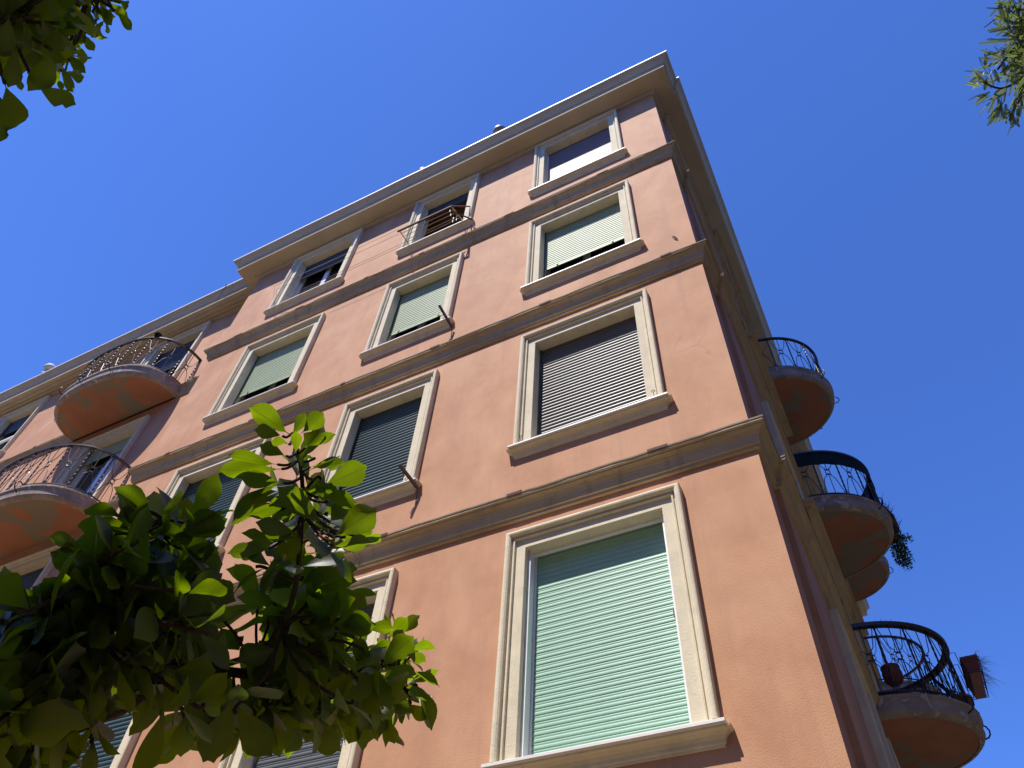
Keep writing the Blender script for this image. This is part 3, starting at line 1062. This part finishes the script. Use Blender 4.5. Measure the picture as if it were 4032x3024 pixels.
for (hx, hy, z) in ((.065, .33, 0), (.095, .37, .19), (.105, .38, .195), (.105, .38, .215), (.09, .365, .215)):
    rows.append([(cx_ + sx * hx, cy_ + sy * hy, cz_ + z) for sx, sy in ((-1, -1), (1, -1), (1, 1), (-1, 1))])
mb.grid(rows, True, True)
mb.build("box", PLASTIC, t)
mb = MB()
for z, hx, hy in ((.02, .09, .36), (.17, .112, .39)):
    mb.tube([(cx_ + sx * hx, cy_ + sy * hy, cz_ + z) for sx, sy in ((-1, -1), (1, -1), (1, 1), (-1, 1), (-1, -1))], .005, 4)
for sy in (-.3, 0, .3):
    mb.tube([(.80, cy_ + sy, 7.70), (.88, cy_ + sy, 7.70), (.885, cy_ + sy, 7.38), (1.09, cy_ + sy, 7.375), (1.115, cy_ + sy, 7.55)], .005, 4)
mb.tube([(.79, cy_ - .32, 7.70), (.79, cy_ + .32, 7.70)], .005, 4)
mb.build("holder", IRON, t)
mb = MB()
for k in range(240):
    p = Vector((cx_ + rg.uniform(-.06, .09), cy_ + rg.uniform(-.3, .3), cz_ + .2))
    d = Vector((rg.uniform(.2, 1.1), rg.uniform(-.3, .6), rg.uniform(-.25, .45))).normalized()
    l = rg.uniform(.12, .32)
    s_ = d.orthogonal().normalized() * .003
    q = p + d * l * .5
    e_ = p + d * l + Vector((0, 0, -l * .35))
    a0, a1, b0, b1, c0 = (mb.vert(x) for x in (p - s_, p + s_, q - s_, q + s_, e_))
    mb.face((a0, a1, b1, b0))
    mb.face((b0, b1, c0))
mb.build("dry_grass", DRY, t, False, False)
# pot and lamp on the upper left balcony's handrail
pot("flower_pot", (-11.10, -.35, 14.20), .07, .10, NET, "small black pot standing on the handrail of the upper left balcony")

# ------------------------------------------------------------------ broad-leaved tree beside the photographer
tree = thing("broadleaf_tree", "broad leaved tree with big glossy leaves reaching in at the left", "tree", (-2.3, -5.7, 0))
def spline(pts, k=6):
    P = [Vector(p) for p in pts]
    out = []
    for i in range(len(P) - 1):
        a, b, c, d = P[max(i - 1, 0)], P[i], P[i + 1], P[min(i + 2, len(P) - 1)]
        for j in range(k):
            t_ = j / k
            out.append(.5 * ((2 * b) + (c - a) * t_ + (2 * a - 5 * b + 4 * c - d) * t_ ** 2 + (3 * b - a - 3 * c + d) * t_ ** 3))
    out.append(P[-1])
    return out
def limb(mb, pts, r0, r1, n=8):
    s = spline(pts)
    m = len(s)
    mb.tube(s, [(r0 + (r1 - r0) * (i / (m - 1)) ** .8) * (1 + .06 * math.sin(i * 1.9)) for i in range(m)], n)
    return s
trunk_pts = [(-2.3, -5.7, -.05), (-2.27, -5.72, .8), (-2.32, -5.62, 1.7), (-2.25, -5.6, 2.6), (-2.35, -5.7, 3.6), (-2.3, -5.65, 4.6), (-2.35, -5.75, 5.6), (-2.4, -5.95, 6.6), (-2.4, -6.05, 7.5)]
mb = MB()
limb(mb, trunk_pts, .13, .045, 12)
mb.build("trunk", BARK, tree, True)
branches = []
def branch(pts, r0, r1):
    mb = MB()
    s = limb(mb, pts, r0, r1)
    mb.build("branch", BARK, tree, True)
    branches.append(s)
    return s
b_low = branch([(-2.27, -5.6, 2.2), (-2.15, -4.9, 2.2), at(-40, 1612, 2.15), at(140, 1562, 2.2), at(260, 1522, 2.3), at(370, 1458, 2.35), at(470, 1438, 2.45)], .05, .017)
b_low2 = branch([at(440, 1445, 2.42), at(580, 1462, 2.55), at(700, 1482, 2.65), at(830, 1500, 2.75), at(880, 1490, 2.8)], .017, .007)
b_sprig = branch([at(470, 1440, 2.45), at(570, 1400, 2.3), at(630, 1300, 2.15), at(650, 1150, 2.0), at(652, 1030, 1.92), at(632, 935, 1.88)], .010, .004)
b_mid = branch([at(110, 1575, 2.2), at(205, 1450, 2.2), at(290, 1330, 2.15), at(330, 1220, 2.1), at(350, 1120, 2.05)], .013, .005)
b_left = branch([at(60, 1590, 2.2), at(110, 1440, 2.05), at(165, 1330, 1.98), at(180, 1260, 1.95)], .009, .004)
b_up = branch([(-2.3, -5.65, 3.2), (-1.9, -5.3, 3.5), at(-60, 40, 2.25), at(70, 20, 2.3), at(140, 60, 2.35)], .04, .012)
b_up2 = branch([at(20, 10, 2.3), at(120, -30, 2.9), at(220, -10, 3.6), at(245, 25, 3.7)], .016, .005)
n_low = len(branches)
b_top = branch([(-2.3, -5.65, 4.6), (-2.1, -5.45, 5.4), (-1.95, -5.4, 6.1), (-1.9, -5.5, 6.9)], .04, .012)
b_top2 = branch([(-2.32, -5.65, 4.2), (-2.9, -5.5, 5.0), (-3.1, -5.4, 5.8)], .035, .012)
b_top3 = branch([(-2.32, -5.65, 3.7), (-1.6, -6.2, 4.4), (-.9, -6.4, 5.0)], .035, .012)

class Leaves:
    def __init__(self):
        self.mb = MB()
        self.uvs = []
    def add(self, base, d, nrm, L, W, rg, bite=0.0):
        d = d.normalized()
        s = d.cross(nrm)
        if s.length < 1e-4:
            s = d.orthogonal()
        s.normalize()
        nrm = s.cross(d).normalized()
        droop = rg.uniform(-.10, .38)
        fold = rg.uniform(.05, .32)
        wav = rg.uniform(0, .05)
        ph = rg.uniform(0, 6)
        side_bend = rg.uniform(-.12, .12)
        ts = [0, .07, .18, .32, .47, .60, .73, .84, .92, 1.0]
        ws = [.05, .15, .37, .62, .86, 1.0, .95, .70, .30, .01]
        rows = []
        pet = base
        base = base + d * L * .10
        for t_, wv in zip(ts, ws):
            c = base + d * (L * t_) - nrm * (droop * L * t_ * t_) + s * (side_bend * L * t_ * t_)
            row = []
            for x in (-1, -.5, 0, .5, 1):
                ww = W * .5 * wv * x
                if bite and abs(x) > .6 and .15 < t_ < .93 and rg.random() < bite:
                    ww *= rg.uniform(.3, .75)
                row.append(c + s * ww + nrm * (abs(ww) * fold + wav * W * math.sin(ph + t_ * 9 + x * 2) * abs(x)))
            rows.append(row)
        ids = self.mb.grid(rows)
        for r, t_ in zip(ids, ts):
            for i_, x in zip(r, (0, .25, .5, .75, 1)):
                self.mb.uv[i_] = (x, t_)
        # petiole
        q = W * .018
        self.mb.grid([[pet + s * q, pet - s * q, pet - nrm * q * 1.5], [base + s * q, base - s * q, base - nrm * q * 1.5]], True)
    def rosette(self, p, ax, n, L, rg, spread=(.5, 1.5), W=.5, bite=.05, back=.05):
        ax = ax.normalized()
        o = ax.orthogonal().normalized()
        a = rg.uniform(0, 6.28)
        for i in range(n):
            a += 2.4 + rg.uniform(-.3, .3)
            q = Matrix.Rotation(a, 3, ax) @ o
            f_ = (i + .5) / n
            th = spread[0] + (spread[1] - spread[0]) * f_
            d = ax * math.cos(th) + q * math.sin(th) + Vector((0, 0, -.12 * f_))
            nn = ax * math.sin(th) - q * math.cos(th) + Vector((rg.uniform(-.3, .3), rg.uniform(-.3, .3), rg.uniform(-.1, .4)))
            b = p - ax * (back * f_ * n * .25)
            l = L * rg.uniform(.72, 1.12) * (.8 + .2 * f_)
            self.add(b, d, nn, l, l * W * rg.uniform(.88, 1.15), rg, bite)
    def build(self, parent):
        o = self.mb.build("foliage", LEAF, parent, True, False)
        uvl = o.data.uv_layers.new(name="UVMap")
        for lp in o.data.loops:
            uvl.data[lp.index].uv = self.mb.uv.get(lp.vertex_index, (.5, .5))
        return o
lv = Leaves()
lr = random.Random(21)
def inpoly(x, y, P):
    c = False
    j = len(P) - 1
    for i in range(len(P)):
        if (P[i][1] > y) != (P[j][1] > y) and x < (P[j][0] - P[i][0]) * (y - P[i][1]) / (P[j][1] - P[i][1]) + P[i][0]:
            c = not c
        j = i
    return c
twigs = MB()
def nearest(p):
    best = None
    for s in branches:
        for q in s:
            d = (q - p).length
            if best is None or d < best[0]:
                best = (d, q)
    return best
def put(u, v, d, n=8, L=.12, ax=None, spread=(.5, 1.6), bite=.05, W=.52):
    p = at(u, v, d)
    dist, q = nearest(p)
    if ax is None:
        ax = (p - q).normalized() * .8 + Vector((lr.uniform(-.5, .5), lr.uniform(-.5, .5), lr.uniform(.0, .9)))
    else:
        ax = rt * ax[0] + up * ax[1] - fw * ax[2]
    if dist > .03:
        mid = q.lerp(p, .55) + Vector((lr.uniform(-.03, .03), lr.uniform(-.03, .03), lr.uniform(-.02, .03)))
        twigs.tube(spline([q, mid, p, p + ax.normalized() * .02], 4), .0045, 5)
    lv.rosette(p, ax, n, L, lr, spread, W, bite)

# the bright sprig
for i, (u, v, d, n, ax) in enumerate(((645, 1000, 1.92, 5, (.2, 1, .3)), (700, 1050, 1.97, 4, (1, .3, .1)), (640, 1130, 1.99, 6, (-.3, 1, .4)), (655, 1190, 2.04, 6, (.3, .8, .4)), (650, 1085, 1.97, 6, (.2, .9, .4)), (605, 1100, 1.98, 4, (-.8, .5, .3)), (695, 1115, 1.98, 5, (.7, .5, .3)),
                                      (730, 1160, 2.04, 5, (1, .1, .2)), (600, 1170, 2.07, 4, (-1, .2, .2)), (570, 1225, 2.1, 4, (-1, .1, .2)))):
    put(u, v, d, n, .125, ax, (.45, 1.45), .07, .52)
# the two big upright leaves left of it and the left tips
put(345, 1130, 2.02, 5, .145, (-.2, 1, .1), (.5, 1.2), .03)
put(410, 1130, 2.02, 5, .14, (.7, .8, .1), (.3, 1.3), .03)
put(260, 1115, 2.05, 5, .13, (-.6, .6, .2), (.4, 1.4), .03)
put(195, 1175, 2.05, 4, .10, (-1, .2, .1), (.4, 1.2), .05)
put(130, 1310, 1.98, 4, .13, (-.8, .8, .1), (.3, 1.2), .05)
put(170, 1270, 1.98, 4, .10, (.1, 1, .1), (.3, 1.0), .05)
put(60, 1320, 1.8, 5, .15, (-.5, .4, .3), (.5, 1.5), .03)
# dense body
BODY = [(-80, 1330), (60, 1325), (150, 1330), (190, 1230), (250, 1150), (340, 1140), (420, 1175), (490, 1240), (560, 1215), (640, 1215), (720, 1225), (750, 1280), (760, 1350),
        (830, 1400), (860, 1440), (850, 1500), (760, 1540), (640, 1560), (560, 1545), (470, 1545), (400, 1560), (345, 1450), (230, 1520), (60, 1600), (-80, 1640)]
GAPS = [((325, 1375), 12), ((530, 1378), 40), ((575, 1400), 26), ((485, 1415), 10), ((520, 1220), 30), ((545, 1470), 14), ((335, 1605), 62)]
k = 0
while k < 165:
    u, v = lr.uniform(-80, 900), lr.uniform(1120, 1660)
    if not inpoly(u, v, BODY) or any(math.hypot(u - g_[0][0], v - g_[0][1]) < g_[1] + 34 for g_ in GAPS):
        continue
    k += 1
    if k % 5 < 2:
        d = lr.uniform(1.82, 2.1) if u < 560 else lr.uniform(2.1, 2.45)
    else:
        d = lr.triangular(2.0, 3.1, 2.7) if u < 560 else lr.triangular(2.3, 3.2, 2.8)
    put(u, v, d, lr.randint(6, 8), lr.uniform(.115, .15), None, (.5, 1.75), .05, .56)
# hanging fringe below the bough
for u, v, d, n, L in ((400, 1560, 2.3, 5, .13), (450, 1570, 2.35, 5, .125), (520, 1560, 2.4, 5, .12), (585, 1550, 2.45, 5, .12), (640, 1540, 2.5, 5, .12), (690, 1540, 2.55, 5, .12),
                      (745, 1520, 2.6, 5, .125), (790, 1525, 2.6, 4, .12), (120, 1620, 2.15, 6, .12), (200, 1610, 2.2, 6, .12), (60, 1640, 2.1, 6, .12), (0, 1640, 2.1, 6, .12)):
    put(u, v, d, n, L, (lr.uniform(-.4, .4), -1, lr.uniform(-.2, .3)), (.15, .9), .04)
# right hand tip
for u, v, d, n, ax in ((860, 1370, 2.85, 5, (.7, .8, .2)), (885, 1420, 2.9, 6, (1, .4, .1)), (890, 1480, 2.85, 5, (1, 0, .1)), (880, 1520, 2.8, 5, (.8, -.7, .1)), (840, 1560, 2.75, 4, (.3, -1, .1)), (830, 1440, 2.8, 6, (.4, .5, .4))):
    put(u, v, d, n, .115, ax, (.3, 1.3), .08)
# upper left bough
for k in range(26):
    u, v = lr.uniform(-110, 95), lr.uniform(-90, 105)
    put(u, v, lr.uniform(2.0, 2.5), 6, lr.uniform(.12, .15), None, (.5, 1.7), .03, .6)
for u, v, d, n, L, ax in ((145, 120, 3.2, 4, .10, (.5, -.8, .1)), (130, 140, 3.2, 4, .10, (.3, -1, .1)), (170, 50, 3.4, 5, .10, (.4, -.8, .2)), (200, 25, 3.6, 5, .10, (.8, -.5, .2)),
                          (235, 5, 3.7, 5, .10, (.9, -.3, .2)), (180, 75, 3.5, 4, .10, (.3, -1, .1)), (150, 10, 3.3, 6, .10, (.3, .2, .5)), (195, -5, 3.5, 5, .10, (.3, .3, .4)), (110, 50, 2.9, 6, .12, (.3, -.3, .6))):
    put(u, v, d, n, L, ax, (.3, 1.35), .05)
# leaves one can single out: petiole and tip of each, as sighted
def hero(u0, v0, u1, v1, d, W=.58, bite=.03, tilt=None):
    a = at(u0, v0, d)
    b = at(u1, v1, d + lr.uniform(-.05, .05))
    ax = b - a
    nn = fw * .8 + Vector((0, 0, .45)) + Vector((lr.uniform(-.45, .45), lr.uniform(-.45, .45), lr.uniform(-.3, .3)))
    dist, q = nearest(a)
    if dist > .02:
        twigs.tube(spline([q, q.lerp(a, .5) + Vector((0, 0, -.01)), a], 4), .0035, 5)
    L = ax.length / 1.06
    lv.add(a, ax, nn, L, L * W, lr, bite)
def heroes(ox, oy, k, d, rows):
    for r in rows:
        hero(ox + k * r[0], oy + k * r[1], ox + k * r[2], oy + k * r[3], d + (r[5] if len(r) > 5 else 0), r[4] if len(r) > 4 else .55)
heroes(384, 850.3, .1984, 1.88, [(1225, 450, 810, 150, .58), (1240, 460, 1400, 240, .5), (1345, 430, 1590, 225, .72), (1140, 460, 830, 395, .55, -.03), (1215, 550, 1015, 490, .5, -.05), (1285, 660, 1290, 410, .55, -.06),
    (1385, 590, 1680, 430, .36), (1085, 770, 560, 705, .42, .02), (1130, 820, 455, 850, .36), (1150, 975, 695, 930, .55), (1130, 960, 515, 1335, .46, .02), (1210, 1215, 965, 1155, .5), (1590, 1440, 1120, 1035, .48, -.06), (1655, 1400, 1795, 1235, .8, -.04),
    (1690, 1565, 2150, 1260, .68, -.02), (1530, 1130, 1980, 1150, .55), (1440, 800, 1775, 740, .5), (1490, 940, 1765, 1080, .45, -.03), (1690, 1660, 2080, 1640, .55, -.04), (1960, 1560, 2215, 1610, .7), (1190, 1220, 825, 1270, .6), (1310, 1520, 890, 1430, .5, -.03),
    (1330, 1560, 710, 1600, .3), (1180, 680, 900, 560, .6, -.02), (1250, 640, 1400, 770, .5), (1000, 1690, 560, 1700, .45), (1500, 700, 1390, 690, .4), (1640, 1180, 1500, 1000, .5), (1270, 1300, 1030, 1330, .5)])
heroes(0, 1042.4, .1984, 2.0, [(1640, 460, 1420, 10, .74), (1620, 470, 1330, 300, .6), (1480, 560, 970, 385, .5), (1230, 560, 960, 480, .7), (1570, 560, 1975, 490, .5), (1850, 610, 2420, 330, .66), (1990, 730, 2330, 690, .45), (900, 720, 590, 550, .6),
    (850, 760, 680, 800, .5), (650, 1450, 215, 1165, .52), (720, 1320, 555, 1030, .45), (790, 1400, 735, 1070, .28), (830, 1200, 830, 880, .4), (0, 1590, 275, 1400, .6), (760, 1480, 1260, 1370, .42), (1100, 900, 800, 830, .6), (1300, 700, 1000, 640, .6), (1800, 700, 2080, 560, .6),
    (1500, 1100, 1250, 800, .6), (1900, 1000, 2200, 800, .6), (1750, 1150, 2100, 1130, .5), (150, 1500, 20, 1300, .5), (1350, 620, 1600, 900, .6), (1000, 1000, 860, 1250, .6)])
heroes(603.5, 1261.8, .2394, 2.75, [(960, 500, 1170, 320, .55), (1020, 580, 1110, 410, .7, -.1), (1140, 610, 1395, 540, .78), (1125, 580, 1305, 720, .5, -.08), (1160, 780, 1445, 860, .5), (1230, 890, 1435, 1265, .6), (1100, 890, 1330, 1030, .45, -.1),
    (1000, 1000, 955, 1430, .24), (860, 940, 770, 1490, .42), (720, 1090, 610, 1440, .6), (590, 1110, 400, 1360, .6), (420, 1040, 350, 1310, .32), (300, 1090, 175, 1350, .6), (60, 1040, 95, 1400, .4), (820, 720, 950, 1020, .72, -.3), (600, 60, 860, 100, .5, -.3),
    (740, 430, 690, 200, .5, -.3), (1040, 1010, 1110, 1250, .5), (760, 640, 1030, 560, .6, -.2), (740, 380, 1020, 420, .5), (560, 1150, 560, 1430, .5), (820, 1180, 910, 1400, .5, .1), (480, 1120, 400, 1430, .6)])
heroes(0, 0, .3333, 1.85, [(230, 540, 465, 700, .62), (30, 540, 125, 840, .6), (-40, 560, 10, 880, .7), (330, 320, 260, 600, .7), (100, 300, 60, 560, .6), (380, 150, 330, 420, .62), (250, 100, 420, 330, .6), (140, 120, 190, 330, .6), (60, 100, 20, 330, .6), (300, -20, 410, 180, .6)])
heroes(0, 0, .3333, 3.4, [(500, 270, 560, 440, .45), (570, 50, 575, 170, .6), (750, 70, 852, 180, .5), (680, 120, 595, 240, .5), (690, 140, 695, 220, .4), (530, 215, 595, 330, .6), (420, 465, 550, 500, .75), (390, 465, 490, 605, .4), (480, 215, 450, 335, .4), (600, 30, 530, 100, .6),
    (780, 20, 840, 45, .8), (640, 20, 720, 160, .6), (470, 60, 500, 200, .6), (360, 500, 410, 580, .6), (460, 330, 420, 430, .5), (620, 60, 620, 130, .5), (720, 40, 690, 130, .5), (100, 480, 130, 585, .7)])
# crown above and behind the photographer, which shades most of the bough
def sight(p):
    r = p - CAM
    z = r.dot(fw)
    if z < .05:
        return None
    return ((2016 + 3016.43 * r.dot(rt) / z) * 2212 / 4032, (1512 - 3016.43 * r.dot(up) / z) * 2212 / 4032)
def unseen(p, m=170):
    q = sight(p)
    return q is None or q[1] < -m or q[0] < -m
sv = -SUN
tgt = []
tries = 0
while len(tgt) < 290 and tries < 26000:
    tries += 1
    u, v = lr.uniform(-150, 830), lr.uniform(1010, 1680)
    if u > 450 and not (inpoly(u, v, BODY) and v > 1235):
        continue
    p = at(u, v, lr.uniform(1.75, 2.75)) + sv * lr.uniform(3.0, 6.0)
    if unseen(p):
        tgt.append(p)
tries = 0
n0 = len(tgt)
while len(tgt) < n0 + 60 and tries < 3000:
    tries += 1
    p = at(lr.uniform(-100, 120), lr.uniform(-60, 250), 2.1) + sv * lr.uniform(.7, 2.2)
    if unseen(p, 170):
        tgt.append(p)
lit = [at(600, 910, 1.9), at(670, 920, 1.9), at(760, 1090, 1.95), at(690, 1010, 1.95), at(500, 1000, 1.88), at(560, 1000, 1.9), at(640, 1000, 1.9), at(745, 1120, 2.0), at(890, 1420, 2.85), at(905, 1520, 2.85), at(150, 150, 3.4), at(240, 20, 3.7), at(510, 1210, 2.1)]
def shades(p):
    for q in lit:
        v = p - q
        if v.dot(sv) > 0 and (v - sv * v.dot(sv)).length < .21:
            return True
    return False
tgt = [p for p in tgt if not shades(p)]
n0 = len(tgt)
tries = 0
while len(tgt) < n0 + 330 and tries < 9000:          # the rest of the crown
    tries += 1
    p = Vector((lr.uniform(-4.6, .4), lr.uniform(-8.0, -4.3), lr.uniform(2.9, 6.3)))
    e = ((p.x + 2.2) / 2.6) ** 2 + ((p.y + 5.9) / 2.2) ** 2 + ((p.z - 4.6) / 1.9) ** 2
    if e < 1.05 and e > .25 and unseen(p) and not shades(p) and (p - CAM).length > 1.0:
        tgt.append(p)
for p in tgt:
    q = min((q_ for b_ in branches[n_low:] for q_ in b_), key=lambda q_: (q_ - p).length)
    ax = Vector((lr.uniform(-.5, .5), lr.uniform(-.5, .5), 1))
    mid = q.lerp(p, .5) + Vector((0, 0, .05))
    if unseen(mid, 30):
        twigs.tube([q, mid, p], .006, 4)
    lv.rosette(p, ax, 8, lr.uniform(.15, .20), lr, (.7, 1.6), .6, .03)
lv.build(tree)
twigs.build("twigs", BARK, tree, True, False)

# ------------------------------------------------------------------ feathery tree at the right
ft = thing("feathery_tree", "tree with feathery fern-like sprays hanging in at the top right", "tree", (4.6, -4.0, 0))
mb = MB()
limb(mb, [(4.6, -4.0, -.05), (4.55, -3.95, 1.5), (4.65, -4.05, 3.2), (4.5, -4.0, 5.0), (4.4, -3.9, 7.0)], .16, .05, 12)
mb.build("trunk", BARK, ft, True)
mb = MB()
fb1 = limb(mb, [(4.58, -4.0, 3.9), (4.0, -3.9, 4.5), at(2330, 60, 5.0), at(2210, 90, 4.9), at(2155, 150, 4.8)], .03, .005, 6)
fb2 = limb(mb, [at(2330, 60, 5.0), at(2240, 140, 4.8), at(2170, 190, 4.75), at(2120, 175, 4.7)], .012, .003, 6)
fb3 = limb(mb, [at(2250, 20, 4.95), at(2180, 25, 4.9), at(2125, 60, 4.85)], .008, .002, 5)
fb4 = limb(mb, [at(2240, 140, 4.8), at(2190, 110, 4.8), at(2130, 120, 4.75)], .008, .002, 5)
mb.build("branch", BARK, ft, True)
mb = MB()
fr = random.Random(5)
def spray(p, d, L, w):
    d = d.normalized()
    s = d.orthogonal().normalized()
    s.rotate(Matrix.Rotation(fr.uniform(0, 6.28), 3, d))
    n = d.cross(s)
    N = 32
    bend = fr.uniform(-.25, .25)
    prev = None
    for i in range(N):
        t_ = i / N
        c = p + d * L * t_ + n * bend * L * t_ * t_
        c2 = p + d * L * (t_ + .8 / N) + n * bend * L * (t_ + .8 / N) ** 2
        wd = w * math.sin(math.pi * (.12 + .85 * t_)) ** .6
        for sg in (-1, 1):
            tip = c + s * sg * wd + d * wd * .75 + n * fr.uniform(-.1, .1) * wd
            mb.face([mb.vert(c), mb.vert(c2), mb.vert(tip + d * .0012), mb.vert(tip - d * .0012)])
    mb.tube([p, p + d * L * .5 + n * bend * L * .25, p + d * L + n * bend * L], .0012, 3)
def sprays(u, v, d, n, ang=None, L=.13):
    for _ in range(n):
        p = at(u + fr.uniform(-9, 9), v + fr.uniform(-9, 9), d + fr.uniform(-.12, .12))
        a = fr.uniform(0, 6.28) if ang is None else R(ang + fr.uniform(-38, 38))
        dd = rt * math.cos(a) + up * math.sin(a) + fw * fr.uniform(-.5, .5)
        spray(p, dd, L * fr.uniform(.55, 1.0), .0095)
for u, v, n, a in ((2140, 175, 3, 150), (2125, 170, 2, 100), (2128, 185, 3, -130), (2115, 205, 3, 170), (2140, 225, 5, -140), (2155, 232, 5, -110), (2170, 215, 6, -120), (2165, 250, 6, -105), (2185, 260, 6, -95),
                   (2200, 240, 7, -100), (2180, 190, 6, None), (2195, 160, 8, None), (2165, 150, 3, 190), (2175, 125, 3, 180), (2185, 90, 6, 200), (2200, 60, 10, None), (2195, 30, 8, None), (2185, 10, 4, 200), (2160, 5, 2, -100), (2175, 10, 3, -90),
                   (2210, 120, 12, None), (2215, 200, 8, -100), (2225, 90, 14, None), (2230, 150, 12, None), (2240, 40, 16, None), (2215, 20, 10, None), (2240, 210, 8, None), (2150, 205, 3, 120)):
    sprays(u, v + (0 if v < 150 else -22), 4.8, n + 1, a)
for _ in range(330):
    sprays(fr.triangular(2172, 2262, 2250), fr.triangular(-40, 215, 90), fr.uniform(4.6, 5.3), 1, None, .14)
for _ in range(420):
    sprays(fr.uniform(2225, 2560), fr.uniform(-260, 260), fr.uniform(4.5, 5.4), 1, None, .15)
o = mb.build("foliage", FEATHER, ft, False, False)

for ob in sc.objects:
    if ob.type == 'MESH' and ob.name.split('.')[0] in ('sill',):
        pass
